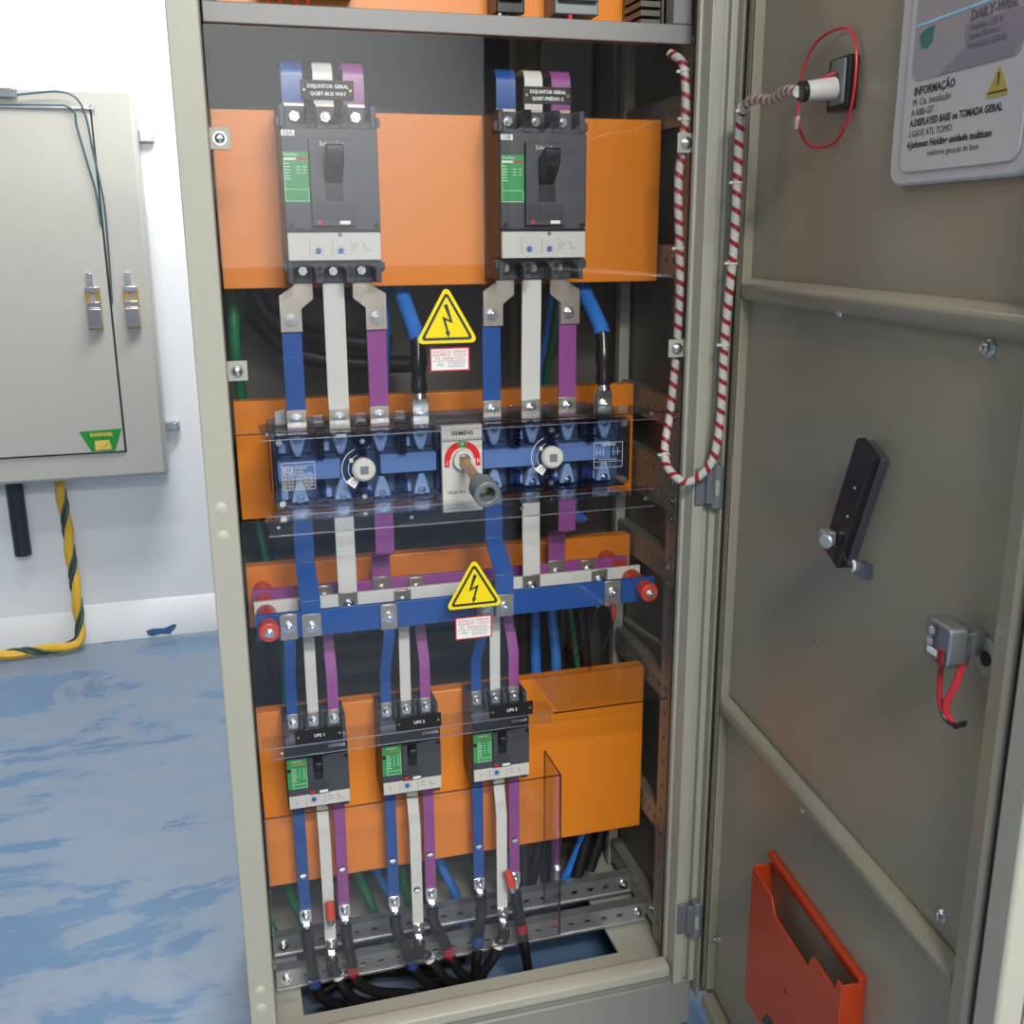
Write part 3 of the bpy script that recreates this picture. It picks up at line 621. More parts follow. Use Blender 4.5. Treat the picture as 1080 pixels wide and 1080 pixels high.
# from main breakers down to the changeover switch
for dx, sd in ((0.0, 'DJA'), (0.322, 'DJB')):
    for k, c in enumerate(CN):
        x0, x1 = ((0.099, 0.130), (0.1655, 0.1985), (0.2315, 0.2625))[k]; x0 += dx; x1 += dx; xm = (x0+x1)/2
        g = 'bars from the main breakers to the switch'
        lab = '%s painted copper bar from breaker %s down to the changeover switch' % (c, sd)
        if k == 1:
            root = link('white', x0, x1, [(0.156, 1.4235), (0.1565, 1.36), (0.1625, 1.22), (0.1625, 1.1625)], 1.392, 1.191, [(xm, 0.16, 1.177), (xm, 0.1535, 1.408)], lab, g)
        else:
            root = link(c, x0, x1, [(0.1625, 1.350), (0.1625, 1.1625)], None, 1.193, [(xm, 0.160, 1.178)], lab, g)
            poly = [(0.120, 1.4235), (0.1505, 1.4235), (0.1505, 1.366), (0.1315, 1.351), (0.1315, 1.316), (0.098, 1.316), (0.098, 1.372), (0.120, 1.386)]
            if k == 2: poly = [(0.362-a, b) for a, b in poly]
            MB().prism([(a+dx+(0.002 if dx else 0), b) for a, b in poly], 'y', 0.1555, 0.1595).build('offset_tab', 'tin', root, 0.0006)
            bolt(root, xm, 0.1555, 1.335); bolt(root, (0.136 if k == 0 else 0.226)+dx, 0.1555, 1.4085)
# from the switch down to the three horizontal busbars
for dx, sd, zb in ((0.0, 'left', 0.938), (0.3235, 'right', 0.952)):
    for k, c in enumerate(CN):
        x0, x1 = ((0.0985, 0.130), (0.166, 0.1975), (0.232, 0.264))[k]; x0 += dx; x1 += dx; xm = (x0+x1)/2
        g = 'bars from the switch to the busbars'; lab = '%s painted copper bar from the %s half of the switch down to the busbars' % (c, sd)
        if k == 0: link(c, x0, x1, [(0.165, 1.040), (0.165, zb), (0.0975, zb-0.045), (0.0975, 0.833)], 1.012, 0.872, [(xm, 0.095, 0.850), (xm, 0.1625, 1.026)], lab, g)
        elif k == 1: link(c, x0, x1, [(0.165, 1.040), (0.165, 0.95), (0.1625, 0.90), (0.1625, 0.833)], 1.012, 0.880, [(xm, 0.16, 0.858), (xm, 0.1625, 1.026)], lab, g)
        else: link(c, x0, x1, [(0.165, 1.040), (0.165, zb+0.005), (0.2225, zb-0.017), (0.2225, 0.833)], 1.012, 0.882, [(xm, 0.22, 0.858), (xm, 0.1625, 1.026)], lab, g)
# from the busbars down to the small breakers
for i, xc in enumerate(LBX):
    for k, c in enumerate(CN):
        x = xc+(k-1)*0.035; h = 0.0095; yb = (0.0975, 0.1625, 0.2225)[k]
        lab = '%s narrow copper bar from the busbars down into the %s' % (c, WB[i])
        zb = (0.728, 0.76, 0.738)[k]
        path = [(yb, 0.876), (yb, 0.822), (0.166, zb), (0.166, 0.6395)] if k != 1 else [(yb, 0.876), (yb, 0.80), (0.166, 0.70), (0.166, 0.6395)]
        root = link(c, x-h, x+h, path, 0.831, 0.668, [(x, 0.1635, 0.651)], lab, 'bars from the busbars to the small breakers', 0.004, 'lughex')
        MB().box(x-0.014, x+0.014, yb-0.005, yb-0.0022, 0.8325, 0.8755).build('clamp_plate', 'tin', root, 0.0008)
        bolt(root, x, yb-0.005, 0.854)
# from the small breakers down to the cable lugs
ENDZ = ((0.275, 0.217, 0.272), (0.272, 0.217, 0.274), (0.279, 0.217, 0.278))
for i, xc in enumerate(LBX):
    for k, c in enumerate(CN):
        x = xc+(k-1)*0.035; h = 0.0102; ze = ENDZ[i][k]; y = 0.168
        path = [(y, 0.5255), (y, ze)] if k != 1 else [(y, 0.5255), (y, 0.47), (y-0.016, 0.42), (y-0.016, ze)]
        xs = 0.006 if k == 1 else 0.0
        lab = '%s narrow copper bar from below the %s down to a cable lug' % (c, WB[i])
        root = link(c, x-h+xs, x+h+xs, path, 0.505 if k == 1 else 0.515, ze+0.004, [], lab, 'bars from the small breakers to the cables', 0.004)
        if k != 1: bolt(root, x, y-0.002, 0.352, 'screw', 'zinc', 'screw', 1.5)
        elif i == 1: bolt(root, x+xs, y-0.018, 0.292, 'screw', 'zinc', 'screw', 1.5)
        if k != 1:
            single(MB().cyl((x, y+0.003, 0.352), (x, 0.2055, 0.352), 0.009, 16), 'standoff_insulator', 'ins', 'red standoff holding the %s bar below the %s' % (c, WB[i]), 'insulator', 'small red standoffs behind the lower bars', 0.001)
        elif i != 1:
            px = x+xs+(0.001 if i == 0 else 0.007)
            so = thing('standoff_insulator', 'loose red standoff in front of the white bar below the %s' % WB[i], 'insulator', (px, y-0.036, 0.272), 'loose red standoffs on white bars')
            q = Vector((0.0 if i == 0 else 0.006, -0.010, -0.030)); p = Vector((px, y-0.030, 0.308))
            MB().cyl(p, p+q, 0.0085, 16).build('body', 'ins', so, 0.001); MB().cyl(p+q, p+q*1.22, 0.0068, 6).cyl(p+q*1.22, p+q*1.35, 0.004, 10).build('screw', 'zinc', so)

# ------------------------------------------------------------------ horizontal busbars, insulators
for k, (c, y, wd) in enumerate((('blue', 0.100, 'front'), ('white', 0.165, 'middle'), ('purple', 0.225, 'rear'))):
    root = thing('busbar', 'long horizontal %s painted busbar, %s of the three' % (c, wd), 'busbar', (0.37, y+0.004, 0.832), 'horizontal busbars')
    MB().box(0.027, 0.714, y, y+0.008, 0.832, 0.876).build('bar', c, root, 0.001)
    cl = MB().box(0.619, 0.649, y-0.0035, y-0.0002, 0.8315, 0.8765).build('clamp_plate', 'tin', root, 0.0008); bolt(cl, 0.634, y-0.0035, 0.856)
for x, sd in ((0.046, 'left'), (0.694, 'right')):
    for k, (ya, yb, wd) in enumerate(((0.072, 0.0995, 'front blue'), (0.1085, 0.1645, 'middle white'), (0.1735, 0.2245, 'rear purple'), (0.2335, 0.2895, 'rearmost, on the orange plate behind the purple'))):
        lab = 'red standoff insulator at the %s end, in front of the %s busbar' % (sd, wd.split()[1]) if k < 3 else 'red standoff insulator at the %s end between purple busbar and orange plate' % sd
        root = thing('standoff_insulator', lab, 'insulator', (x, (ya+yb)/2, 0.838), 'red busbar standoffs')
        MB().cyl((x, ya, 0.856), (x, yb, 0.856), 0.0165, 22).build('body', 'ins', root, 0.003)
        if k == 0: bolt(root, x, ya, 0.856, 'lughex', 'zinc', 'stud_nut', 0.95)
# sensing leads hanging from the busbars
for k, (y, xx, mcol) in enumerate(((0.092, 0.634, 'redtape'), (0.158, 0.630, 'whitetape'), (0.216, 0.628, 'redtape'))):
    root = thing('sensing_lead', 'thin black lead with %s ferrule below the %s busbar' % (('red', 'white', 'dark red')[k], CN[k]), 'wire', (xx, y, 0.67), 'thin leads on the busbars')
    MB().tube(smooth_path([(xx, y, 0.81), (xx-0.004, y+0.02, 0.76), (xx-0.008, y+0.06, 0.71), (xx-0.006, y+0.1, 0.67)]), 0.0016, 6).build('wire', 'cable', root)
    MB().cyl((xx, y, 0.835), (xx, y, 0.808), 0.0042, 10).build('ferrule', mcol, root)

# ------------------------------------------------------------------ cables with lugs
CN2 = ('bluetape', 'whitetape', 'redtape')
OFFS = (((0.010, 0.05), (0.016, 0.05), (0.012, 0.10)), ((0.030, 0.06), (0.030, 0.055), (0.035, 0.05)), ((-0.012, 0.0), (-0.022, -0.05), (0.014, 0.016)))
for i, xc in enumerate(LBX):
    for k, c in enumerate(CN):
        xs = 0.006 if k == 1 else 0.0; x = xc+(k-1)*0.035+xs; ze = ENDZ[i][k]; yb = (0.168 if k != 1 else 0.152)-0.002; dx, dx2 = OFFS[i][k]
        root = thing('power_cable', 'black power cable with %s tape, lugged to the %s bar below the %s' % (('blue', 'white', 'red')[k], c, WB[i]), 'cable', (x, yb, ze-0.06), 'outgoing black power cables')
        zl = ze+0.002
        lug = MB().prism([(x-0.0105, zl+0.004), (x+0.0105, zl+0.004), (x+0.0105, zl-0.016), (x+0.0050, zl-0.036), (x-0.0050, zl-0.036), (x-0.0105, zl-0.016)], 'y', yb-0.0035, yb-0.0002).cyl((x, yb-0.0075, zl-0.024), (x, yb-0.0075, zl-0.046), 0.0060, 14, 0.0082)
        lg = lug.build('lug', 'chrome', root, 0.0006); bolt(lg, x, yb-0.0035, zl-0.008, 'lughex', 'zinc', 'bolt', 1.05)
        yc = min(yb-0.008, 0.150)
        P_ = [(x, yb-0.0085, zl-0.034), (x, yc, zl-0.058), (x+dx*0.5, yc-0.002, max(0.152, zl-0.10)), (x+dx, yc-0.004, 0.125), (x+dx+dx2*0.4, yc+0.004, 0.085), (x+dx+dx2, yc+0.03, 0.045), (x+dx+dx2*1.1, yc+0.045, 0.022)]
        if i == 2: P_ = P_[:5]+[(x+dx+dx2*0.8, yc+0.004, 0.03)]
        sp = smooth_path(P_, 6)
        MB().tube(sp, 0.0098, 12).build('cable_jacket', 'cable', root)
        MB().tube(sp[0:10], 0.0108, 12).build('shrink_tube', 'sleeve', root)
        i0 = (15, 11, 14)[k] if i != 2 else (13, 12, 12)[k]
        if k == 1: i0 = max(i0, 12)
        MB().tube(sp[i0:i0+3], 0.0115, 12).build('tape_band', CN2[k], root)
# neutral cables onto the switch
for x, dx, sd in ((0.3135, -0.012, 'left'), (0.634, -0.008, 'right')):
    root = thing('neutral_cable', 'thick blue cable with black sleeve and lug on the %s half of the switch' % sd, 'cable', (x, 0.156, 1.165), 'blue neutral cables on the switch')
    MB().prism([(x-0.0135, 1.163), (x+0.0135, 1.163), (x+0.0135, 1.196), (x+0.010, 1.207), (x-0.010, 1.207), (x-0.0135, 1.196)], 'y', 0.152, 0.158).cyl((x, 0.158, 1.20), (x, 0.162, 1.222), 0.011, 16).build('lug', 'chrome', root, 0.001)
    bolt(root, x, 0.152, 1.178, 'hex', 'zinc', 'bolt', 1.1)
    sp = smooth_path([(x, 0.160, 1.212), (x, 0.162, 1.25), (x+0.002, 0.174, 1.295), (x+dx*0.3, 0.205, 1.330), (x+dx*0.6, 0.246, 1.362), (x+dx, 0.268, 1.41), (x+dx*1.4, 0.275, 1.50)], 6)
    MB().tube(sp[:13], [0.0125+0.0012*math.sin(j*1.1) for j in range(13)], 14).build('shrink_tube', 'sleeve', root)
    MB().tube(sp[12:], 0.0135, 14).build('cable_jacket', 'bluecable', root)

# ------------------------------------------------------------------ changeover switch
sw = thing('changeover_switch', 'long blue tinted changeover switch with white centre plate', 'switch', (0.37, 0.2, 1.035))
def spart(mb, name, m_, bevel=0.0, parent=sw): return mb.build(name, m_, parent, bevel)
YF = 0.118
spart(MB().box(0.072, 0.338, 0.172, 0.2885, 1.040, 1.160).box(0.407, 0.668, 0.172, 0.2885, 1.040, 1.160).box(0.338, 0.407, 0.172, 0.2885, 1.03, 1.16), 'base', 'swbase', 0.002)
for u, (xa, xb, side) in enumerate(((0.070, 0.338, 0), (0.407, 0.669, 1))):
    cov = spart(MB().prism(rrect(xa, xb, 1.041, 1.161, 0.010), 'y', YF, YF+0.003), 'tinted_cover', 'smoke', 0.0008)
    rim = MB()
    for a in ((xa, xb, 1.158, 1.161), (xa, xb, 1.041, 1.044)): rim.box(a[0]+0.008, a[1]-0.008, YF+0.003, 0.171, a[2], a[3])
    rim.box(xa, xa+0.003, YF+0.003, 0.171, 1.05, 1.152).box(xb-0.003, xb, YF+0.003, 0.171, 1.05, 1.152)
    spart(rim, 'cover_wall', 'smokedark', parent=cov)
    px = [xa+(xb-xa)*f for f in ((0.155, 0.41, 0.65, 0.895) if u == 0 else (0.105, 0.36, 0.60, 0.855))]
    # rotor bar
    xs = 0.211 if u == 0 else 0.526
    spart(MB().box(xa+0.008, xs-0.034, 0.132, 0.170, 1.084, 1.116).box(xs+0.030, xb-0.004, 0.132, 0.170, 1.086, 1.118) if u == 0 else MB().box(xa+0.004, xs-0.018, 0.132, 0.170, 1.083, 1.115).box(xs+0.018, xb-0.030, 0.132, 0.170, 1.086, 1.118), 'rotor_bar', 'lightblue', 0.002)
    for j, x in enumerate(px):
        for zz, sg in ((1.139, 1), (1.063, -1)):
            jaw = MB().prism([(x-0.014, zz+0.016*sg), (x+0.014, zz+0.016*sg), (x+0.009, zz-0.004*sg), (x+0.004, zz-0.018*sg), (x-0.004, zz-0.018*sg), (x-0.009, zz-0.004*sg)], 'y', 0.142, 0.158)
            spart(jaw, 'contact_jaw', 'contact', 0.0015)
            spart(MB().box(x-0.030, x-0.019, 0.137, 0.165, zz-0.010, zz+0.004), 'arc_chute', 'contact', 0.001)
            spart(MB().box(x-0.033, x+0.024, 0.163, 0.1715, zz-0.016, zz+0.016), 'pole_pocket', 'cast', 0.001)
            bolt(sw, x, 0.142, zz+0.010*sg, 'lughex', 'zinc', 'bolt', 0.8)
    for j in range(3):
        x = (px[j]+px[j+1])/2
        if j == 1: continue
        sp_ = MB().box(x-0.0055, x+0.0055, YF+0.0031, 0.170, 1.045, 1.080).box(x-0.0055, x+0.0055, YF+0.0031, 0.170, 1.120, 1.157)
        spart(sp_, 'pole_barrier', 'smokedark')
        for q in range(5): spart(MB().box(x-0.0055, x+0.0055, YF-0.0012, YF-0.0001, 1.123+0.007*q, 1.1275+0.007*q), 'barrier_rung', 'smokedark', parent=cov)
        spart(MB().box(x-0.012, x+0.022, YF-0.0012, YF-0.0001, 1.046, 1.049).box(x-0.012, x-0.009, YF-0.0012, YF-0.0001, 1.049, 1.058), 'cover_rib', 'smokedark', parent=cov)
    xc_ = xs+0.000
    for zz, sg in ((1.149, 1), (1.053, -1)):
        arc = [(xc_+0.0155*math.cos(t), zz-sg*0.0155*math.sin(t)) for t in [math.pi*j/10 for j in range(11)]]+[(xc_-0.0155, zz+sg*0.009), (xc_+0.0155, zz+sg*0.009)]
        bs = spart(MB().prism(arc, 'y', YF-0.003, YF-0.0001), 'cover_boss', 'smokedark', 0.0008, parent=cov); bolt(bs, xc_, YF-0.003, zz-0.003*sg, 'screw', 'zinc', 'screw', 1.1)
    spart(MB().box(xc_-0.006, xc_+0.006, YF-0.002, YF-0.0001, 1.069, 1.133), 'cover_spine', 'smokedark', parent=cov)
    for x, z in ((xa+0.012 if u == 0 else xb-0.012, 1.150), (xa+0.012 if u == 0 else xb-0.012, 1.053)): bolt(cov, x, YF, z, 'screw', 'zinc', 'screw', 1.5)
    # spindle
    kn = spart(MB().cyl((xs, YF-0.002, 1.101), (xs, YF-0.012, 1.101), 0.0185, 26).cyl((xs, YF-0.012, 1.101), (xs, YF-0.015, 1.101), 0.017, 26, 0.0155), 'spindle_cap', 'offwhite', 0.0008)
    spart(MB().box(xs-0.0065, xs+0.0065, YF-0.0158, YF-0.0150, 1.0945, 1.1075), 'square_drive', 'cast', parent=kn)
    spart(MB().box(xs-0.012, xs-0.0085, YF-0.0156, YF-0.0150, 1.095, 1.107).box(xs+0.0085, xs+0.012, YF-0.0156, YF-0.0150, 1.095, 1.107).box(xs-0.022, xs-0.016, YF-0.006, YF-0.002, 1.113, 1.119), 'drive_mark', 'offwhite', parent=kn)
    arcp = MB()
    for a0 in range(112, 245, 7):
        q = []
        for rr in (0.0335, 0.0345):
            for a in (a0, a0+7): q.append((xs+rr*math.cos(math.radians(a)), 1.101+rr*math.sin(math.radians(a))))
        arcp.prism([q[0], q[1], q[3], q[2]], 'y', YF-0.0004, YF-0.0001)
    for a0 in range(112, 215, 7):
        q = []
        for rr in (0.0235, 0.0242):
            for a in (a0, a0+7): q.append((xs+rr*math.cos(math.radians(a)), 1.101+rr*math.sin(math.radians(a))))
        arcp.prism([q[0], q[1], q[3], q[2]], 'y', YF-0.0004, YF-0.0001)
    spart(arcp, 'position_arc', 'print', parent=cov)
    qa = [(xs+rr*math.cos(math.radians(a)), 1.101+rr*math.sin(math.radians(a))) for rr, a in ((0.021, 215), (0.0355, 215), (0.0355, 245), (0.021, 250))]
    pt = spart(MB().prism(qa, 'y', YF-0.0008, YF-0.0004), 'pointer_tag', 'print', parent=cov)
    spart(MB().ring((xs-0.0165, YF-0.0012, 1.0795), (xs-0.0165, YF-0.0008, 1.0795), 0.0036, 0.0028), 'zero_mark', 'ink', parent=cov)
# printed ratings on the covers
mb = MB()
def frame_lines(mb, x0, x1, z0, z1, t, y0, y1):
    mb.box(x0, x1, y0, y1, z0, z0+t).box(x0, x1, y0, y1, z1-t, z1).box(x0, x0+t, y0, y1, z0, z1).box(x1-t, x1, y0, y1, z0, z1)
frame_lines(mb, 0.083, 0.135, 1.073, 1.117, 0.0006, YF-0.0004, YF-0.0001)
mb.box(0.083, 0.135, YF-0.0004, YF-0.0001, 1.1115, 1.112)
for k in range(4): mb.box(0.083, 0.135, YF-0.0004, YF-0.0001, 1.0785+0.0058*k, 1.0790+0.0058*k)
frame_lines(mb, 0.0855, 0.1005, 1.1012, 1.110, 0.0008, YF-0.0004, YF-0.0001)
spart(mb, 'rating_frame', 'print')
text_obj([('3KL8', 0.0078, 0.093, YF-0.0005, 1.1056), ('Interlock', 0.0052, 0.103, YF-0.0005, 1.1083, dict(align='LEFT')), ('Switch', 0.0052, 0.103, YF-0.0005, 1.1030, dict(align='LEFT')),
          ('IEC 60947 U 415 V 690', 0.0046, 0.085, YF-0.0005, 1.0988, dict(align='LEFT')), ('AC 21 B  A 630 630 630', 0.0046, 0.085, YF-0.0005, 1.0928, dict(align='LEFT')),
          ('AC 22 A  A 630 630 630', 0.0046, 0.085, YF-0.0005, 1.0870, dict(align='LEFT')), ('AC 23 A  A 500 500 315', 0.0046, 0.085, YF-0.0005, 1.0812, dict(align='LEFT')), ('DC 22 B  A 630 570 447', 0.0042, 0.085, YF-0.0005, 1.0757, dict(align='LEFT'))], 'print', sw)
mb = MB(); frame_lines(mb, 0.603, 0.655, 1.075, 1.119, 0.0006, YF-0.0004, YF-0.0001)
mb.box(0.603, 0.655, YF-0.0004, YF-0.0001, 1.0855, 1.086)
for x in (0.608, 0.614, 0.620, 0.638, 0.646): mb.box(x, x+0.0006, YF-0.0004, YF-0.0001, 1.096, 1.110)
for x in (0.606, 0.636): mb.box(x, x+0.016, YF-0.0004, YF-0.0001, 1.1015, 1.1020)
mb.box(0.612, 0.645, YF-0.0004, YF-0.0001, 1.089, 1.0895)
spart(mb, 'wiring_diagram', 'print')
text_obj([('SIEMENS', 0.0068, 0.629, YF-0.0005, 1.1148), ('0   I', 0.006, 0.628, YF-0.0005, 1.0802)], 'print', sw)
spart(MB().box(0.171, 0.186, YF-0.0008, YF-0.0002, 1.1535, 1.1585), 'tag_sticker', 'print')
text_obj([('CH01', 0.0048, 0.1785, YF-0.0011, 1.156)], 'ink', sw)
# centre plate
cp = spart(MB().prism(rrect(0.3385, 0.4065, 1.018, 1.163, 0.002), 'y', 0.1120, 0.1715), 'centre_plate', 'offwhite', 0.0015)
spart(MB().box(0.3387, 0.4063, 0.1112, 0.1119, 1.138, 1.1386).box(0.3387, 0.4063, 0.1112, 0.1119, 1.030, 1.0306), 'plate_groove', 'greyink', parent=cp)
text_obj([('SIEMENS', 0.0098, 0.373, 0.1115, 1.1500, dict(bold=0.0002))], 'ink', cp)
text_obj([('3KL8-4PA', 0.0072, 0.362, 0.1115, 1.052)], 'ink', cp)
def arcseg(a0, a1, r0, r1, cx, cz):
    n = max(2, int(abs(a1-a0)/8)); A = [math.radians(a0+(a1-a0)*i/n) for i in range(n+1)]
    return [(cx+r1*math.cos(a), cz+r1*math.sin(a)) for a in A]+[(cx+r0*math.cos(a), cz+r0*math.sin(a)) for a in A[::-1]]
hx, hz = 0.3725, 1.107
for a0, a1 in ((0, 76), (104, 180)): spart(MB().prism(arcseg(a0, a1, 0.0195, 0.030, hx, hz), 'y', 0.1113, 0.1119), 'red_scale', 'red', parent=cp)
spart(MB().box(hx-0.030, hx-0.022, 0.1113, 0.1119, hz-0.012, hz-0.0005).box(hx+0.022, hx+0.030, 0.1113, 0.1119, hz-0.012, hz-0.0005), 'red_end', 'red', parent=cp)
spart(MB().prism(arcseg(77, 103, 0.0195, 0.030, hx, hz), 'y', 0.1113, 0.1119), 'green_scale', 'logogreen', parent=cp)
text_obj([('I', 0.010, hx-0.026, 0.1110, hz-0.006), ('II', 0.010, hx+0.0262, 0.1110, hz-0.004), ('0', 0.0085, hx, 0.1110, hz+0.0250)], 'print', cp)
spart(MB().ring((hx, 0.1119, hz), (hx, 0.100, hz), 0.0165, 0.011, 26).cyl((hx, 0.1119, hz), (hx, 0.106, hz), 0.0108, 20), 'collar', 'offwhite', 0.0008)
# handle shaft reaching out towards the door
a_ = Vector((hx, 0.106, hz)); b_ = Vector((0.3765, -0.012, 1.085))
dv = (b_-a_).normalized(); ux = dv.cross(Vector((0, 0, 1))).normalized(); uz = ux.cross(dv)
mb = MB(); hw = 0.0062
mb._add([p+ux*sx*hw+uz*sz*hw for p in (a_, b_) for sx, sz in ((-1, -1), (1, -1), (1, 1), (-1, 1))], [(0, 1, 2, 3), (7, 6, 5, 4), (0, 4, 5, 1), (1, 5, 6, 2), (2, 6, 7, 3), (3, 7, 4, 0)])
spart(mb, 'square_shaft', 'shaft', 0.0008)
hs = spart(MB().cyl(b_-dv*0.035, b_-dv*0.012, 0.0125, 20, 0.0200).ring(b_-dv*0.012, b_+dv*0.022, 0.0212, 0.0122, 16).cyl(b_-dv*0.012, b_-dv*0.004, 0.0123, 16), 'shaft_socket', 'cast', 0.0015)
# small wire clips and terminal tabs above / below
for x in (0.147, 0.2145, 0.2785, 0.468, 0.531, 0.590):
    spart(MB().box(x-0.0085, x-0.004, 0.130, 0.160, 1.1625, 1.1645).box(x-0.0085, x+0.0085, 0.150, 0.152, 1.1625, 1.186).box(x-0.0095, x+0.0095, 0.128, 0.131, 1.1645, 1.169).box(x-0.006, x+0.006, 0.130, 0.150, 1.172, 1.176), 'wire_clip', 'plasticclear', 0.0006)
for x in (0.1145, 0.182, 0.247, 0.3135, 0.4365, 0.504, 0.569, 0.634):
    spart(MB().box(x-0.014, x+0.014, 0.1652, 0.172, 1.150, 1.196), 'terminal', 'tin', 0.0008)
    spart(MB().box(x-0.014, x+0.014, 0.1677, 0.1720, 1.012, 1.039), 'terminal', 'tin', 0.0008)
spart(MB().prism([(0.082, 1.186), (0.105, 1.19), (0.105, 1.162), (0.082, 1.162)], 'y', 0.20, 0.203), 'side_bracket', 'galv', 0.0008)

# ------------------------------------------------------------------ clear covers
up_c = thing('clear_cover', 'large clear acrylic sheet in front of both main breakers', 'acrylic cover', (0.37, 0.056, 1.165), 'clear acrylic covers')
MB().box(0.015, 0.7265, 0.0535, 0.0565, 1.178, 1.735).build('sheet', 'acrylic', up_c)
MB().box(0.052, 0.690, 0.0568, 0.128, 1.1765, 1.179).build('shelf', 'acrylic2', up_c)
MB().box(0.052, 0.690, 0.0515, 0.0532, 1.1675, 1.1845).build('lip', 'acrylic2', up_c)
MB().box(0.052, 0.690, 0.0513, 0.0534, 1.1663, 1.1675).build('lip_edge', 'brightedge', up_c)
MB().box(0.015, 0.7265, 0.0533, 0.0567, 1.1762, 1.1778).build('sheet_edge', 'edge', up_c)
for x in (0.062, 0.295, 0.478, 0.679): bolt(up_c, x, 0.0515, 1.176, 'screw', 'zinc', 'screw', 0.75)
lo_c = thing('clear_cover', 'clear acrylic sheet in front of the horizontal busbars', 'acrylic cover', (0.37, 0.056, 0.650), 'clear acrylic covers')
MB().box(0.015, 0.7265, 0.0535, 0.0565, 0.662, 1.044).build('sheet', 'acrylic', lo_c)
MB().box(0.052, 0.688, 0.0568, 0.115, 1.0385, 1.041).build('shelf', 'acrylic2', lo_c)
MB().box(0.056, 0.688, 0.0515, 0.0532, 1.0195, 1.049).build('lip', 'acrylic2', lo_c)
MB().box(0.056, 0.688, 0.0513, 0.0534, 1.0180, 1.0195).box(0.056, 0.688, 0.0513, 0.0534, 1.049, 1.0502).build('lip_edge', 'brightedge', lo_c)
for x in (0.070, 0.275, 0.456, 0.672): bolt(lo_c, x, 0.0515, 1.0325, 'screw', 'zinc', 'screw', 0.75)
MB().box(0.520, 0.740, 0.0568, 0.200, 0.6635, 0.6660).build('side_shelf', 'acrylic2', lo_c)
MB().box(0.022, 0.512, 0.0568, 0.098, 0.6635, 0.6660).build('front_shelf', 'acrylic2', lo_c)
MB().box(0.033, 0.506, 0.0503, 0.0514, 0.648, 0.6655).build('lower_lip', 'acrylic2', lo_c)
MB().box(0.033, 0.506, 0.0503, 0.0514, 0.6468, 0.6480).box(0.033, 0.506, 0.0503, 0.0514, 0.6655, 0.6667).build('lip_edge', 'brightedge', lo_c)
MB().box(0.512, 0.7265, 0.0533, 0.0567, 0.6603, 0.6620).build('sheet_edge', 'edge', lo_c)
for x in (0.052, 0.49): bolt(lo_c, x, 0.0503, 0.657, 'screw', 'zinc', 'screw', 0.7)
bx_c = thing('clear_cover', 'clear acrylic box cover over the bars below the small breakers', 'acrylic cover', (0.265, 0.07, 0.236), 'clear acrylic covers')
MB().box(0.0155, 0.518, 0.026, 0.0285, 0.237, 0.556).build('front_sheet', 'acrylic', bx_c)
MB().box(0.5155, 0.518, 0.0287, 0.118, 0.237, 0.556).build('side_sheet', 'acrylic', bx_c)
MB().box(0.0155, 0.018, 0.0287, 0.118, 0.237, 0.556).build('side_sheet', 'acrylic', bx_c)
ed = 0.0014
MB().box(0.0155, 0.518, 0.0258, 0.0287, 0.556, 0.556+ed).box(0.5155, 0.5182, 0.0287, 0.118, 0.556, 0.556+ed).box(0.0155, 0.018, 0.0287, 0.118, 0.556, 0.556+ed).box(0.5152, 0.5184, 0.0256, 0.0290, 0.237, 0.556).box(0.5154, 0.5182, 0.118, 0.1194, 0.237, 0.556).box(0.0155, 0.518, 0.0258, 0.0287, 0.2356, 0.237).build('sheet_edge', 'edge', bx_c)

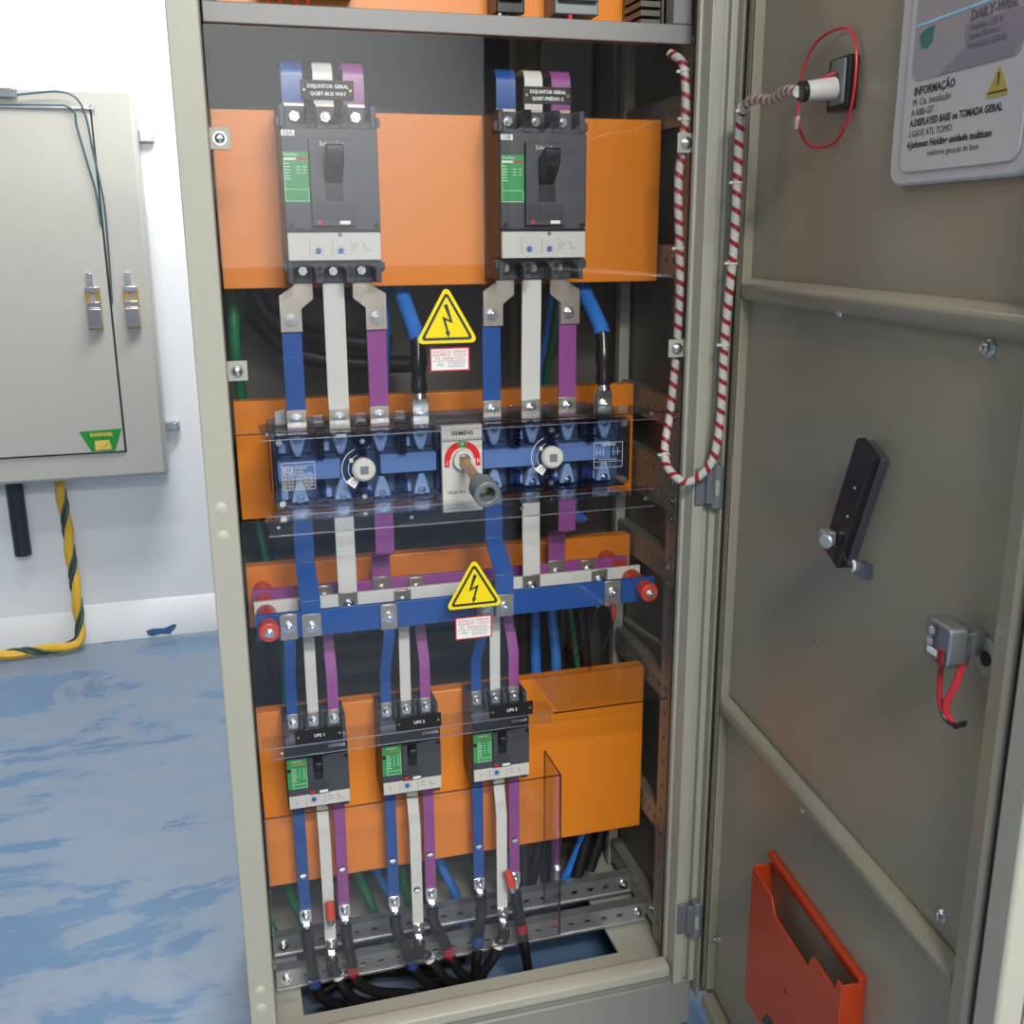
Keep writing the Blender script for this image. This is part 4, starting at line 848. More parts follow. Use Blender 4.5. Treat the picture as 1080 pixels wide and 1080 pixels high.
# ------------------------------------------------------------------ warning stickers
def rtri(P, r, n=5):
    out = []; N = len(P)
    for i in range(N):
        p = Vector(P[i]); a = (Vector(P[i-1])-p).normalized(); b = (Vector(P[(i+1) % N])-p).normalized()
        ang = math.acos(max(-1, min(1, a.dot(b))))/2; bis = (a+b).normalized(); c = p+bis*(r/math.sin(ang)); d0 = p+a*(r/math.tan(ang)); d1 = p+b*(r/math.tan(ang))
        t0 = math.atan2((d0-c).y, (d0-c).x); t1 = math.atan2((d1-c).y, (d1-c).x); dt = (t1-t0+math.pi) % (2*math.pi)-math.pi
        out += [tuple(c+r*Vector((math.cos(t0+dt*k/n), math.sin(t0+dt*k/n)))) for k in range(n+1)]
    return out
def warning_triangle(cx, zb, w_, h, flip, label, rot=0.0):
    y = 0.0532
    root = thing('warning_triangle', label, 'warning sign', (cx, y, zb), 'yellow high voltage triangles'); ORG[root.name] = Vector((cx, y, zb))
    R2 = lambda p: (cx+(p[0])*math.cos(rot)-p[1]*math.sin(rot), zb+p[0]*math.sin(rot)+p[1]*math.cos(rot))
    def tri(ins): return [(-w_/2+ins*1.72, ins), (w_/2-ins*1.72, ins), (0, h-ins*2.0)]
    MB().prism([R2(p) for p in rtri(tri(-0.0015), 0.0065)], 'y', y-0.0008, y).build('backing', 'yellow', root)
    outer = rtri(tri(0.0032), 0.0042); inner = rtri(tri(0.0072), 0.0015)
    n = len(outer); mb = MB(); pts = []
    for yy in (y-0.0011, y-0.0009): pts += [(R2(p)[0], yy, R2(p)[1]) for p in outer]+[(R2(p)[0], yy, R2(p)[1]) for p in inner]
    fs = []
    for i in range(n):
        j = (i+1) % n; fs += [(i, j, n+j, n+i), (2*n+i, 3*n+i, 3*n+j, 2*n+j), (i, 2*n+i, 2*n+j, j), (n+i, n+j, 3*n+j, 3*n+i)]
    mb._add(pts, fs); mb.build('border', 'ink', root)
    B = [(-0.0035, 0.052), (0.0022, 0.054), (0.0105, 0.0265), (-0.0008, 0.0310), (0.0035, 0.0150), (0.0058, 0.0160), (0.0035, 0.0065), (-0.0022, 0.0145), (0.0003, 0.0150), (-0.0062, 0.0365), (0.0055, 0.0315)]
    s = -1 if flip else 1
    MB().prism([R2((s*a-(0.001 if not flip else -0.001), b*h/0.078)) for a, b in B], 'y', y-0.0011, y-0.0009).build('lightning_bolt', 'ink', root)
warning_triangle(0.3385, 1.303, 0.094, 0.083, False, 'yellow lightning bolt warning triangle stuck above the changeover switch')
warning_triangle(0.375, 0.872, 0.094, 0.081, True, 'yellow lightning bolt warning triangle stuck in front of the busbars', math.radians(0))
def note(cx, cz, w_, h, label):
    y = 0.0532; root = thing('warning_note', label, 'warning label', (cx, y, cz-h/2), 'red bordered warning notes')
    MB().box(cx-w_/2, cx+w_/2, y-0.0006, y, cz-h/2, cz+h/2).build('red_border', 'redink', root)
    MB().box(cx-w_/2+0.0022, cx+w_/2-0.0022, y-0.0009, y-0.0006, cz-h/2+0.0022, cz+h/2-0.0022).build('white_field', 'print', root)
    yy = y-0.0011
    text_obj([('ANTES DE OPERAR', 0.0062, cx, yy, cz+h*0.32), ('REAPERTE  TODOS', 0.0062, cx, yy, cz+h*0.18), ('OS  PARAFUSOS', 0.0064, cx, yy, cz+h*0.03)], 'redink', root)
    text_obj([('ATITANICO', 0.0052, cx+0.010, yy, cz-h*0.16), ('ELÉTRICOS', 0.0052, cx+0.010, yy, cz-h*0.29)], 'greyink', root)
    mb = MB().box(cx-w_/2+0.003, cx+w_/2-0.003, yy, yy+0.0002, cz-h*0.075, cz-h*0.06)
    for a, b in (((-0.021, -0.010), (-0.016, -0.004)), ((-0.016, -0.004), (-0.013, -0.011)), ((-0.013, -0.011), (-0.009, -0.006)), ((-0.020, -0.008), (-0.012, -0.008))):
        d = Vector(b)-Vector(a); nn = Vector((-d.y, d.x)).normalized()*0.0003; A = Vector(a); Bq = Vector(b)
        mb.prism([(cx+p.x, cz+p.y) for p in (A-nn, Bq-nn, Bq+nn, A+nn)], 'y', yy, yy+0.0002)
    mb.build('logo_mark', 'greyink', root)
note(0.342, 1.277, 0.062, 0.036, 'red bordered note ANTES DE OPERAR under the upper warning triangle')
note(0.3725, 0.836, 0.062, 0.039, 'red bordered note ANTES DE OPERAR under the lower warning triangle')

# ------------------------------------------------------------------ cables at the back of the cabinet
def back_cable(pts, r, m_, label, group, cat='cable', n=10):
    return single(MB().tube(smooth_path(pts, 8), r, n), 'loose_cable', m_, label, cat, group)
for k, z in enumerate((0.790, 0.728)):
    back_cable([(0.03, 0.385, z), (0.25, 0.38, z+0.005), (0.47, 0.385, z+0.008), (0.60, 0.43, z+0.01)], 0.030, 'duct', 'fat black horizontal cable behind the busbars, %s of two' % ('upper', 'lower')[k], 'fat horizontal cables behind the busbars', n=18)
GRN = [((0.035, 0.30, 1.40), (0.03, 0.29, 1.28), (0.036, 0.345, 1.18), (0.05, 0.36, 1.0)), ((0.045, 0.34, 1.02), (0.05, 0.345, 0.95), (0.07, 0.36, 0.80), (0.075, 0.33, 0.72), (0.072, 0.30, 0.62)), ((0.09, 0.335, 0.82), (0.085, 0.32, 0.74), (0.078, 0.29, 0.64)),
       ((0.155, 0.34, 0.84), (0.165, 0.335, 0.78), (0.150, 0.31, 0.70)), ((-0.005, 0.295, 0.27), (0.005, 0.30, 0.20), (0.03, 0.305, 0.115)), ((0.045, 0.29, 0.29), (0.06, 0.295, 0.22), (0.085, 0.30, 0.14), (0.10, 0.30, 0.05)), ((0.18, 0.29, 0.29), (0.195, 0.295, 0.23), (0.22, 0.30, 0.15), (0.24, 0.30, 0.06)), ((0.27, 0.29, 0.29), (0.277, 0.295, 0.23), (0.29, 0.30, 0.15), (0.305, 0.30, 0.06)), ((0.588, 0.26, 1.36), (0.590, 0.30, 1.28), (0.590, 0.345, 1.20), (0.59, 0.35, 1.10)), ((0.63, 0.335, 0.78), (0.64, 0.33, 0.72), (0.65, 0.31, 0.60))]
GL = ['beside the left post under the upper orange plate', 'hanging by the left busbar insulators', 'hanging left of the UPS 1 bars', 'behind the UPS 1 purple bar', 'at the far left foot of the cabinet', 'left of the UPS 1 cables near the foot', 'right of the UPS 1 cables near the foot', 'beside the UPS 2 white bar near the foot', 'beside the right blue neutral cable', 'below the right end of the busbars']
for p, l in zip(GRN, GL): back_cable(p, 0.0095 if 'foot' in l or 'post' in l else 0.006, 'greencable', 'green earth cable ' + l, 'green earth cables')
BLU = [((0.285, 0.30, 1.44), (0.284, 0.305, 1.33), (0.284, 0.345, 1.20), (0.284, 0.36, 1.0)), ((0.572, 0.26, 1.36), (0.575, 0.30, 1.28), (0.576, 0.345, 1.20), (0.576, 0.35, 1.10)), ((0.56, 0.345, 0.84), (0.565, 0.335, 0.76), (0.56, 0.315, 0.66), (0.56, 0.30, 0.55)), ((0.60, 0.345, 0.84), (0.597, 0.335, 0.76), (0.602, 0.315, 0.66), (0.60, 0.30, 0.55)),
       ((0.215, 0.32, 0.29), (0.23, 0.32, 0.23), (0.26, 0.325, 0.15), (0.275, 0.325, 0.08)), ((0.345, 0.295, 0.30), (0.355, 0.295, 0.24), (0.385, 0.30, 0.16), (0.405, 0.30, 0.08)), ((0.475, 0.30, 0.28), (0.49, 0.30, 0.22), (0.50, 0.30, 0.12)), ((0.655, 0.29, 0.30), (0.655, 0.292, 0.25), (0.63, 0.295, 0.18), (0.59, 0.30, 0.10)), ((0.60, 0.20, 1.01), (0.595, 0.21, 0.985), (0.62, 0.24, 0.955), (0.66, 0.265, 0.96))]
BLL = ['behind the purple bar of breaker DJA', 'thin, left of the right neutral cable', 'behind the busbars right of the fat cables, left one', 'behind the busbars right of the fat cables, right one', 'near the foot between left and middle breaker cables', 'near the foot, right of the middle breaker cables', 'near the foot behind the UPS 3 bars', 'curving to the foot below the big orange plate', 'looping under the right end of the switch']
for p, l in zip(BLU, BLL): back_cable(p, 0.006 if 'thin' in l else (0.0105 if 'foot' not in l else 0.0095), 'bluecable', 'blue cable ' + l, 'blue cables at the back')
BLK = [((0.06, 0.34, 1.40), (0.09, 0.33, 1.33), (0.17, 0.34, 1.29), (0.30, 0.36, 1.27)), ((0.06, 0.38, 1.34), (0.12, 0.38, 1.27), (0.22, 0.38, 1.24), (0.34, 0.40, 1.23)), ((0.17, 0.30, 1.38), (0.20, 0.33, 1.36), (0.26, 0.34, 1.37), (0.33, 0.33, 1.40)), ((0.03, 0.36, 1.02), (0.06, 0.37, 0.90), (0.06, 0.36, 0.75), (0.07, 0.34, 0.63)),
       ((0.60, 0.36, 0.84), (0.63, 0.36, 0.76), (0.62, 0.34, 0.58)), ((0.66, 0.36, 0.84), (0.665, 0.36, 0.76), (0.68, 0.34, 0.58)), ((0.68, 0.30, 0.31), (0.665, 0.29, 0.25), (0.64, 0.28, 0.17)), ((0.71, 0.31, 0.31), (0.70, 0.30, 0.25), (0.67, 0.29, 0.17)), ((0.56, 0.33, 0.33), (0.57, 0.33, 0.22), (0.54, 0.33, 0.08)), ((0.64, 0.20, 1.01), (0.635, 0.22, 0.985), (0.65, 0.25, 0.955)), ((0.12, 0.335, 0.33), (0.13, 0.335, 0.20), (0.16, 0.335, 0.06)), ((0.315, 0.335, 0.33), (0.32, 0.335, 0.20), (0.34, 0.335, 0.06)), ((0.43, 0.335, 0.33), (0.44, 0.335, 0.20), (0.45, 0.335, 0.06)), ((0.525, 0.30, 0.33), (0.53, 0.30, 0.20), (0.52, 0.30, 0.06)), ((0.605, 0.335, 0.33), (0.60, 0.335, 0.20), (0.59, 0.335, 0.06))]
BKL = ['curving behind the bars of breaker DJA, nearest', 'curving behind the bars of breaker DJA, lower', 'arching below the left main breaker', 'hanging behind the left busbar insulators', 'behind the right part of the busbars, nearer the middle', 'behind the right part of the busbars, nearest the wall', 'sloping below the big orange plate, left of two', 'sloping below the big orange plate, right of two', 'behind the UPS 3 cables', 'under the right end of the switch', 'at the foot behind the left breaker bars', 'at the foot behind the middle breaker bars', 'at the foot between middle and right breaker bars', 'at the foot just right of the right breaker bars', 'at the foot left of the curved blue cable']
for p, l in zip(BLK, BKL): back_cable(p, 0.016 if 'DJA' in l or 'insul' in l else 0.013, 'cable', 'thick black cable ' + l, 'black cables at the back')
for k, wd in enumerate(('leftmost', 'second from left', 'third from left', 'fourth from left', 'rightmost')):
    x0 = 0.09+0.055*k; z = 0.065-0.022*(k % 2); y0 = 0.232+0.024*k
    back_cable([(x0, y0, 0.0125+z*0.4), (x0+0.08, y0+0.006, z), (x0+0.18, y0+0.012, z*0.7), (x0+0.25, y0+0.03, 0.014)], 0.011, 'cable', 'black cable lying in the floor opening of the cabinet, ' + wd, 'black cables in the floor opening')

# ------------------------------------------------------------------ upper compartment fittings
def comp(x0, x1, z0, label, cat, mcol, y0=0.15):
    root = thing('din_module', label, cat, ((x0+x1)/2, 0.2, z0))
    MB().box(x0, x1, y0, 0.205, z0, z0+0.10).box(x0+0.004, x1-0.004, y0-0.012, y0, z0+0.018, z0+0.08).build('body', mcol, root, 0.002)
    return root
c1 = comp(0.095, 0.235, 1.803, 'dark terminal strip with red wires above the grey bar', 'terminal strip', 'black')
for x in (0.108, 0.126, 0.148, 0.166): MB().cyl((x, 0.16, 1.803), (x+0.001, 0.16, 1.767), 0.0016, 8).build('red_wire', 'red', c1)
c2 = comp(0.447, 0.492, 1.786, 'small black module with three leads above the grey bar', 'module', 'black')
for k, (x, mm) in enumerate(((0.453, 'whitetape'), (0.466, 'cable'), (0.478, 'cable'))): MB().cyl((x, 0.155, 1.786), (x+0.004, 0.155, 1.766), 0.0030, 8).build('lead', mm, c2)
c3 = comp(0.540, 0.612, 1.789, 'pale green terminal block with a yellow and red lead above the grey bar', 'terminal block', 'cast')
MB().cyl((0.566, 0.155, 1.789), (0.567, 0.155, 1.779), 0.0042, 10).build('red_ferrule', 'red', c3); MB().cyl((0.567, 0.155, 1.779), (0.568, 0.155, 1.766), 0.003, 10).build('yellow_wire', 'ylw', c3)

# ------------------------------------------------------------------ things on the door
def on_door(s, z, name, label, cat, group=None):
    p = DLOC+Vector((math.cos(DTH), math.sin(DTH), 0))*s+Vector((0, 0, z))
    return thing(name, label, cat, p, group, DTH, local=True)
def d2w(s, off, z):
    e1 = Vector((math.cos(DTH), math.sin(DTH), 0)); e2 = Vector((-math.sin(DTH), math.cos(DTH), 0)); return DLOC+e1*s-e2*off+Vector((0, 0, z))
# document pocket
pk = on_door(0.395, 0.27, 'document_pocket', 'orange red plastic document pocket on the lower cabinet door', 'document holder')
hw = 0.145
MB().prism([(-hw, 0.0), (hw, 0.0), (hw, 0.256), (0.132, 0.256), (0.128, 0.238), (0.064, 0.238), (0.050, 0.212), (-0.058, 0.213), (-0.072, 0.236), (-hw, 0.241)], 'y', -0.034, -0.031).build('front_panel', 'pocket', pk, 0.001)
MB().box(-hw, -hw+0.003, -0.0308, -0.0005, 0.0, 0.243).build('side_wall', 'pocket', pk, 0.0008)
MB().box(hw-0.003, hw, -0.0308, -0.0005, 0.0, 0.256).build('side_wall', 'pocket', pk, 0.0008)
MB().box(-hw+0.0032, hw-0.0032, -0.0308, -0.0005, 0.0, 0.003).build('base', 'pocket', pk)
MB().box(-hw, hw, -0.010, -0.0005, 0.2565, 0.264).box(-hw+0.0032, hw-0.0032, -0.004, -0.0005, 0.240, 0.256).build('back_rim', 'pocket', pk, 0.001)
MB().cyl((-0.007, -0.0341, 0.124), (-0.007, -0.0345, 0.124), 0.004, 12).build('hole', 'black', pk)
MB().prism([(-0.075, 0.015), (-0.035, 0.015), (-0.040, 0.045), (-0.062, 0.038)], 'y', -0.0345, -0.0341).build('grip_slot', 'black', pk)
# swing handle housing (part of the door)
HS, HZ = 0.433, 1.050
def hpart(mb, name, m_, bevel=0.0):
    mb.v = [(x+HS, y, z+HZ) for x, y, z in mb.v]; return mb.build(name, m_, door, bevel)
tl = math.radians(-22)
def rotp(x, z, cx=0.0, cz=0.087): return (cx+x*math.cos(tl)-z*math.sin(tl), cz+x*math.sin(tl)+z*math.cos(tl))
hpart(MB().prism([rotp(a, b) for a, b in ((-0.021, -0.084), (0.0225, -0.084), (0.0225, 0.080), (-0.021, 0.080))], 'y', -0.012, -0.0005), 'handle_base', 'mgrey', 0.001)
hh = hpart(MB().prism([rotp(a, b) for a, b in rrect(-0.0225, 0.0225, -0.085, 0.085, 0.004)], 'y', -0.024, -0.0122), 'door_handle', 'black', 0.002)
for a, b in ((0.006, 0.03), (0.010, -0.010), (-0.002, -0.055)):
    q = rotp(a, b); bolt(door, q[0]+HS, -0.024, q[1]+HZ, 'screw', 'zinc', 'screw', 0.5)
q = (-0.022, 0.034)
hpart(MB().box(q[0]-0.014, q[0]+0.006, -0.040, -0.0242, q[1]-0.004, q[1]+0.014).cyl((q[0]+0.006, -0.034, q[1]+0.004), (q[0]+0.012, -0.044, q[1]+0.004), 0.010, 14), 'handle_cam', 'galv', 0.003)
hpart(MB().box(q[0]-0.004, q[0]+0.006, -0.026, -0.0155, q[1]-0.026, q[1]-0.005), 'cam_arm', 'black', 0.001)
hpart(MB().cyl((q[0]-0.014, -0.0005, q[1]-0.018), (q[0]-0.014, -0.010, q[1]-0.018), 0.004, 10), 'stop_pin', 'shaft')
hpart(MB().tube(smooth_path([(q[0]+0.002, -0.022, q[1]-0.014), (q[0]+0.016, -0.018, q[1]-0.018), (q[0]+0.034, -0.012, q[1]-0.024)]), 0.0020, 8).box(q[0]+0.034, q[0]+0.058, -0.012, -0.001, q[1]-0.034, q[1]-0.015), 'clear_clip', 'plasticclear')
hpart(MB().prism(arcseg(-70, 70, 0.0060, 0.0080, q[0]+0.030, q[1]-0.023), 'y', -0.016, -0.0125), 'clip_ring', 'print')
# small limit switch box near the door edge
bxw = on_door(0.685, 1.036, 'switch_box', 'small clear topped switch box with red and black leads near the door edge', 'switch box')
MB().prism(rrect(-0.0215, 0.0225, 0.0, 0.046, 0.007), 'y', -0.050, -0.024).build('case', 'plasticclear', bxw, 0.002)
MB().prism(rrect(-0.0185, 0.0195, 0.003, 0.043, 0.005), 'y', -0.047, -0.027).build('core', 'galv', bxw, 0.002)
MB().box(-0.012, 0.012, -0.0238, -0.0005, 0.010, 0.034).build('mounting_stub', 'galv', bxw, 0.001)
for a, b in ((-0.008, 0.033), (-0.010, 0.021)): bolt(bxw, a, -0.050, b, 'pan', 'chrome', 'screw', 0.6)
MB().box(0.007, 0.016, -0.0512, -0.0502, 0.004, 0.019).build('red_insert', 'redtape', bxw); MB().box(-0.012, 0.006, -0.0512, -0.0502, 0.009, 0.015).build('white_mark', 'print', bxw)
MB().tube(smooth_path([(0.019, -0.030, 0.004), (0.014, -0.032, -0.020), (0.005, -0.034, -0.045), (0.007, -0.030, -0.060), (0.015, -0.026, -0.066)]), 0.0034, 8, flat=0.6).build('red_lead', 'red', bxw)
MB().tube(smooth_path([(-0.008, -0.035, 0.002), (-0.007, -0.036, -0.020), (-0.003, -0.036, -0.045), (0.002, -0.032, -0.058)]), 0.0030, 8).build('braided_lead', 'redtape', bxw)
MB().tube(smooth_path([(-0.003, -0.034, -0.044), (0.002, -0.034, -0.058), (0.011, -0.030, -0.064), (0.024, -0.026, -0.060), (0.027, -0.026, -0.055), (0.016, -0.028, -0.066)]), 0.0024, 8).build('black_lead', 'cable', bxw)
# cable socket high on the door, with a red seal loop
sk = on_door(0.308, 1.617, 'door_socket', 'black door socket with white collar where the striped cable ends', 'socket')
MB().prism(rrect(-0.025, 0.028, -0.012, 0.050, 0.004), 'y', -0.014, -0.0005).build('plate', 'black', sk, 0.002)
MB().prism(rrect(-0.010, 0.024, -0.006, 0.046, 0.003), 'y', -0.018, -0.0142).build('bezel', 'cast', sk, 0.001)
MB().cyl((0.004, -0.0182, 0.014), (0.004, -0.055, 0.010), 0.0135, 20, 0.0115).build('collar', 'offwhite', sk, 0.001)
MB().cyl((0.004, -0.0552, 0.010), (0.004, -0.063, 0.009), 0.0125, 20).build('end_cap', 'black', sk, 0.001)
MB().tube(smooth_path([(0.006, -0.020, 0.030), (0.004, -0.030, 0.026), (0.004, -0.040, 0.021)]), 0.0035, 8).build('red_patch', 'redtape', sk)
rl = on_door(0.277, 1.565, 'seal_loop', 'thin red plastic seal loop hanging around the door socket', 'seal')
pts = []
for k in range(40):
    t = 2*math.pi*k/40; sx = 0.066*(abs(math.cos(t))**0.75)*(1 if math.cos(t) > 0 else -1); sz = 0.068*(abs(math.sin(t))**0.85)*(1 if math.sin(t) > 0 else -1)
    pts.append((sx+0.006*math.sin(t), -0.008-0.010*max(0, -math.cos(t)), 0.069+sz))
MB().tube(pts, 0.0018, 8, closed=True).build('loop', 'red', rl)
MB().box(-0.070, -0.063, -0.021, -0.016, 0.028, 0.044).build('tag', 'offwhite', rl)
# information sign
sg = on_door(0.5665, 1.510, 'information_sign', 'white rounded information sign with grey panel on the upper door', 'sign')
MB().prism(rrect(-0.1235, 0.1235, 0.0, 0.35, 0.022, 6), 'y', -0.010, -0.0005).build('board', 'signwhite', sg, 0.003)
MB().prism(rrect(-0.0985, 0.1085, 0.013, 0.345, 0.016, 6), 'y', -0.0125, -0.0102).build('face', 'signwhite', sg, 0.0015)
MB().prism(rrect(-0.0875, 0.0985, 0.105, 0.34, 0.014, 6), 'y', -0.0130, -0.0126).build('grey_panel', 'signgrey', sg)
MB().prism([(-0.035, 0.1055), (0.085, 0.1055), (0.098, 0.120), (0.098, 0.130), (0.012, 0.130), (0.0, 0.122)], 'y', -0.0133, -0.0131).prism([(0.006, 0.130), (0.098, 0.130), (0.098, 0.146), (0.004, 0.146)], 'y', -0.0133, -0.0131).build('lilac_print', 'signlilac', sg)
MB().prism([(-0.0865, 0.159), (0.09, 0.160), (0.09, 0.1625), (-0.0865, 0.1615)], 'y', -0.0134, -0.0131).build('blue_strip', 'signblue', sg)  # light blue strip across the grey panel
MB().prism([(-0.079, 0.150), (-0.073, 0.137), (-0.062, 0.135), (-0.053, 0.140), (-0.051, 0.156), (-0.066, 0.155)], 'y', -0.0134, -0.0131).build('teal_icon', 'signteal', sg)
wt = MB().prism(rtri([(0.048, 0.073), (0.084, 0.073), (0.066, 0.101)], 0.002), 'y', -0.0130, -0.0127).build('warning_icon', 'signyellow', sg)
MB().prism([(0.0652, 0.094), (0.0678, 0.094), (0.0672, 0.083), (0.0658, 0.083)], 'y', -0.0133, -0.0131).box(0.051, 0.081, -0.0133, -0.0131, 0.0765, 0.0778).build('icon_ink', 'ink', wt)
text_obj([('INFORMAÇÃO', 0.0115, -0.080, -0.0129, 0.0945, dict(align='LEFT', bold=0.0003)), ('M. Cia. Instalação', 0.0100, -0.081, -0.0129, 0.0835, dict(align='LEFT')), ('A.ABB-GIT :', 0.0095, -0.082, -0.0129, 0.0735, dict(align='LEFT')),
          ('A.DISPLAYED BASE ou TOMADA GERAL', 0.0098, -0.083, -0.0129, 0.0630, dict(align='LEFT', bold=0.0003, sx=0.93)), ('3.GAVE ATL TOMO', 0.0095, -0.084, -0.0129, 0.0520, dict(align='LEFT')),
          ('4.Johnson Holding unidade multiuso', 0.0098, -0.085, -0.0129, 0.0410, dict(align='LEFT', bold=0.0003, sx=1.05)), ('conforme geração de base', 0.0085, -0.045, -0.0129, 0.0305, dict(align='LEFT'))], 'ink', sg)
text_obj([('DAILY-WISE', 0.0135, 0.012, -0.0136, 0.152, dict(align='LEFT', bold=0.0004)), ('Tensões 220 V', 0.0085, 0.012, -0.0136, 0.141, dict(align='LEFT')), ('Painel Elétrico', 0.0085, 0.012, -0.0136, 0.133, dict(align='LEFT')), ('TOMADA GERAL', 0.0085, 0.010, -0.0136, 0.124, dict(align='LEFT'))], 'greyink', sg)

# striped spiral-wrapped cable from the cabinet to the door
def striped(pts, r, pitch, label):
    raw = smooth_path(pts, 14)
    L = [0.0]
    for a, b in zip(raw, raw[1:]): L.append(L[-1]+(b-a).length)
    n = 12; ds = pitch/n; N = int(L[-1]/ds); P_ = []; j = 0
    for i in range(N+1):
        s = i*ds
        while j < len(L)-2 and L[j+1] < s: j += 1
        t = (s-L[j])/max(1e-9, L[j+1]-L[j]); P_.append(raw[j].lerp(raw[j+1], min(1, t)))
    mb = MB().tube(P_, r, n); root = thing('striped_cable', label, 'cable', P_[0])
    W, Rd = MB(), MB(); nf = n*(len(P_)-1)
    for k, f in enumerate(mb.f):
        ring_, seg = divmod(k, n) if k < nf else (0, 11)
        tgt = Rd if (k < nf and (ring_+seg) % n < 4) else W
        tgt._add([mb.v[q] for q in f], [tuple(range(len(f)))])
    for mbx, nm, mm in ((W, 'white_wrap', 'offwhite'), (Rd, 'red_wrap', 'redtape')):
        me = bpy.data.meshes.new(nm); me.from_pydata([Vector(v)-Vector(P_[0]) for v in mbx.v], [], mbx.f)
        bm = bmesh.new(); bm.from_mesh(me); bmesh.ops.remove_doubles(bm, verts=bm.verts, dist=1e-6); bm.to_mesh(me); bm.free(); me.shade_smooth()
        me.materials.append(M[mm]); o = bpy.data.objects.new(nm, me); COL.objects.link(o); o.parent = root
    return root, P_
path = [(0.712, 0.10, 1.731), (0.722, 0.074, 1.712), (0.726, 0.066, 1.66), (0.724, 0.066, 1.60), (0.718, 0.066, 1.54), (0.723, 0.066, 1.45), (0.727, 0.066, 1.38), (0.7255, 0.066, 1.29), (0.716, 0.062, 1.18), (0.703, 0.050, 1.125), (0.697, 0.028, 1.095), (0.703, 0.002, 1.078), (0.718, -0.014, 1.073)]
path = [Vector(p) for p in path]+[Vector(p) for p in ((0.741, -0.030, 1.096), (0.753, -0.034, 1.13))]+[d2w(0.034, 0.036, 1.19), d2w(0.037, 0.036, 1.313), d2w(0.056, 0.036, 1.455), d2w(0.055, 0.036, 1.60), d2w(0.072, 0.038, 1.634), d2w(0.12, 0.042, 1.640), d2w(0.19, 0.046, 1.632), d2w(0.255, 0.056, 1.634), d2w(0.310, 0.064, 1.6265)]
st, SP = striped(path, 0.0068, 0.0235, 'red and white spiral striped cable looping from the cabinet to the door')
for f in (0.03, 0.075, 0.20, 0.30, 0.42, 0.62, 0.70, 0.775, 0.845):
    i = int(f*(len(SP)-1)); d = (SP[i+1]-SP[i]).normalized()
    tie = MB().ring(SP[i]-d*0.0016, SP[i]+d*0.0016, 0.0084, 0.0066, 14); sd = d.cross(Vector((0, 1, 0))).normalized(); c = SP[i]+sd*(-0.0095 if sd.x > 0 else 0.0095)
    tie.box(c.x-0.0035, c.x+0.002, c.y-0.002, c.y+0.002, c.z-0.002, c.z+0.002); tie.build('cable_tie', 'whitetape', st)

# ------------------------------------------------------------------ left: box on the wall, its cables
wb = thing('wall_box', 'pale beige electrical box mounted on the white wall', 'electrical box', (-0.62, 2.33, 0.652))
def wpart(mb, name, m_, bevel=0.0, parent=wb): return mb.build(name, m_, parent, bevel)
wpart(MB().box(-1.15, -0.197, 2.244, 2.4195, 0.652, 1.918), 'body', 'box', 0.012)
dr = wpart(MB().box(-1.06, -0.331, 2.236, 2.2436, 0.747, 1.862), 'door', 'box', 0.003)
wpart(MB().box(-1.064, -0.325, 2.2425, 2.2438, 0.742, 0.7465).box(-0.3305, -0.325, 2.2425, 2.2438, 0.742, 1.866), 'door_gap', 'black')
for x in (-0.380, -0.262):
    par = dr if x < -0.33 else wb
    yb = 2.236 if x < -0.33 else 2.244
    la = wpart(MB().box(x-0.023, x+0.023, yb-0.010, yb, 1.165, 1.300), 'latch', 'brass', 0.002, par)
    if x > -0.33 or True:
        q = wb
        wpart(MB().box(x-0.021, x+0.021, yb-0.022, yb-0.0102, 1.235, 1.255).box(x-0.022, x+0.022, yb-0.030, yb-0.0102, 1.172, 1.232), 'latch_lever', 'chrome', 0.002, q)
        wpart(MB().box(x-0.021, x+0.021, yb-0.016, yb-0.0102, 1.285, 1.303), 'latch_top', 'chrome', 0.002, q)
        wpart(MB().box(x-0.008, x+0.010, yb-0.012, yb-0.0102, 1.256, 1.284), 'latch_window', 'frame', 0.001, q)
        wpart(MB().box(x-0.014, x+0.004, yb-0.008, yb-0.0002, 1.3035, 1.348), 'latch_hook', 'chrome', 0.001, q)
lg = thing('brand_sticker', 'green and yellow trapezoid sticker on the wall box door corner', 'sticker', (-0.405, 2.2355, 0.752))
MB().prism([(-0.470, 0.822), (-0.334, 0.826), (-0.362, 0.752), (-0.437, 0.752)], 'y', 2.2343, 2.2356).build('green_field', 'logogreen', lg)
MB().prism([(-0.425, 0.788), (-0.378, 0.790), (-0.3715, 0.757), (-0.425, 0.755)], 'y', 2.2335, 2.2342).build('yellow_square', 'logoyellow', lg)
MB().prism([(-0.405, 0.760), (-0.374, 0.788), (-0.384, 0.776), (-0.410, 0.756)], 'y', 2.2328, 2.2334).build('green_slash', 'logogreen', lg)
text_obj([('ENGEPAINEL', 0.0165, -0.4005, 2.2338, 0.8085, dict(sx=0.78, bold=0.0006))], 'logoyellow', lg)
for z, dz in ((1.790, 0.03), (0.800, 0.022)):
    br = wpart(MB().box(-0.1965, -0.150, 2.395, 2.4195, z-dz/1.6, z+dz/1.6), 'wall_bracket', 'galv', 0.002); bolt(br, -0.168, 2.395, z, 'hex', 'zinc', 'bolt', 1.5)
wpart(MB().box(-0.62, -0.315, 2.228, 2.2355, 1.853, 1.858).ring((-0.323, 2.230, 1.866), (-0.323, 2.234, 1.866), 0.008, 0.005, 12), 'stay_bar', 'galv')
wpart(MB().box(-0.60, -0.535, 2.222, 2.2355, 1.882, 1.908), 'stay_clip', 'chrome', 0.002)
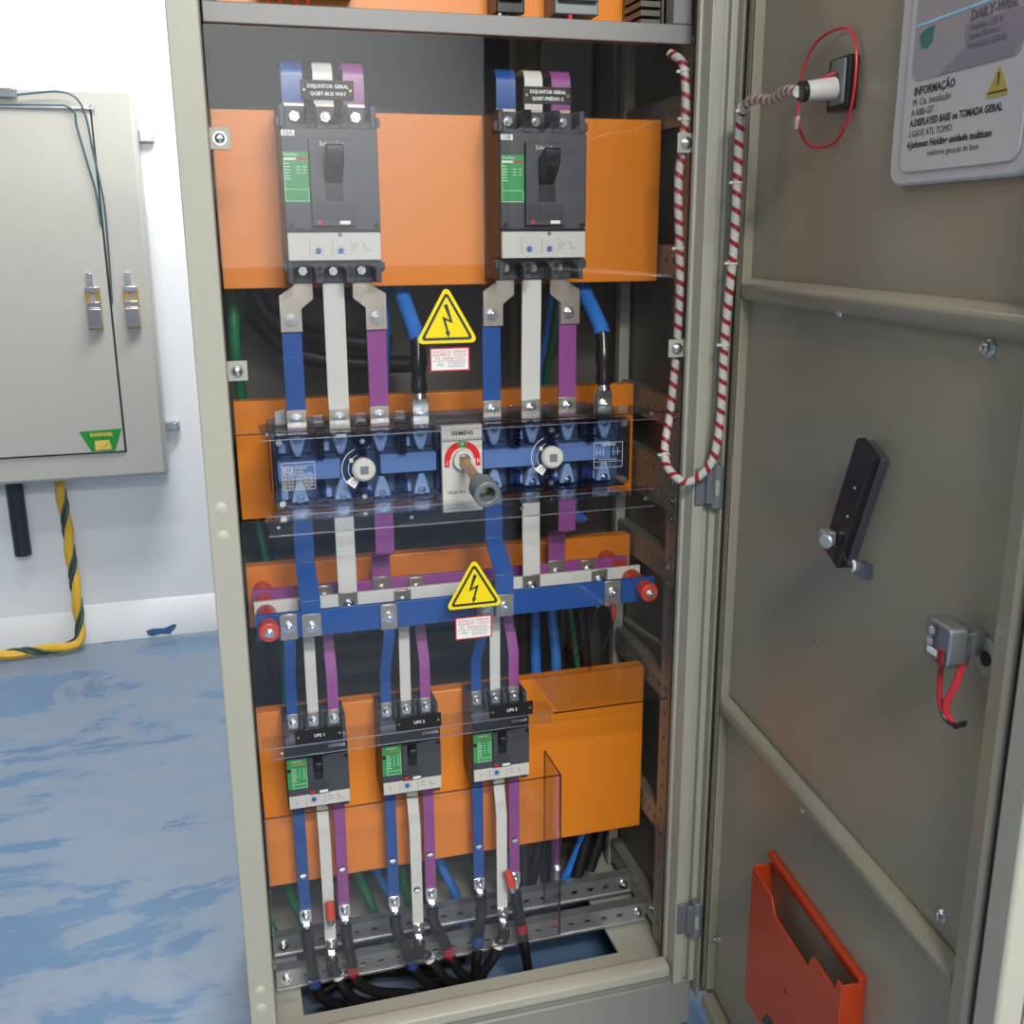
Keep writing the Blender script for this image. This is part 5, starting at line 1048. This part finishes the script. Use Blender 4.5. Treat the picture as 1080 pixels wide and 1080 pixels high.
for pts, lab in (([(-0.56, 2.226, 1.886), (-0.48, 2.224, 1.897), (-0.41, 2.222, 1.902), (-0.365, 2.222, 1.885), (-0.342, 2.224, 1.83), (-0.333, 2.226, 1.74), (-0.322, 2.228, 1.64), (-0.315, 2.230, 1.55), (-0.318, 2.236, 1.40), (-0.323, 2.238, 1.25)], 'teal wire arching from the stay clip down the wall box gap, outer of two'),
                 ([(-0.60, 2.226, 1.860), (-0.44, 2.224, 1.862), (-0.395, 2.222, 1.860), (-0.374, 2.222, 1.84), (-0.372, 2.224, 1.80), (-0.354, 2.226, 1.70), (-0.336, 2.228, 1.60), (-0.331, 2.231, 1.50)], 'teal wire running along the stay bar then down the gap, inner of two')):
    single(MB().tube(smooth_path(pts, 8), 0.0032, 8), 'loose_wire', 'teal', lab, 'wire', 'teal wires on the wall box')
single(MB().cyl((-0.722, 2.385, 0.362), (-0.722, 2.385, 0.6515), 0.0285, 20), 'pipe_stub', 'navy', 'short dark pipe hanging under the wall box', 'pipe', None, 0.002)
# twisted yellow cable
cpts = smooth_path([(-0.575, 2.375, 0.6515), (-0.565, 2.365, 0.50), (-0.560, 2.350, 0.32), (-0.555, 2.335, 0.16), (-0.560, 2.315, 0.055), (-0.60, 2.30, 0.030), (-0.70, 2.30, 0.026), (-0.85, 2.29, 0.026), (-1.1, 2.28, 0.026)], 14)
yc = thing('twisted_cable', 'twisted yellow and dark green cable from the wall box to the floor', 'cable', cpts[-1])
for ph, rr, mm, nm in ((0.0, 0.0165, 'ylw', 'yellow_strand'), (2.7, 0.0070, 'gw', 'green_strand'), (3.8, 0.0060, 'gw', 'green_strand')):
    P2 = []; s = 0
    for i, p in enumerate(cpts):
        d = (cpts[min(i+1, len(cpts)-1)]-cpts[max(i-1, 0)]).normalized(); a = d.cross(Vector((0, 1, 0.3))).normalized(); b = d.cross(a)
        if i: s += (p-cpts[i-1]).length
        t = s*2*math.pi/0.20+ph; P2.append(p+(a*math.cos(t)+b*math.sin(t))*(0.0045 if nm == 'yellow_strand' else 0.0125))
    MB().tube(P2, rr, 8).build(nm, mm, yc)
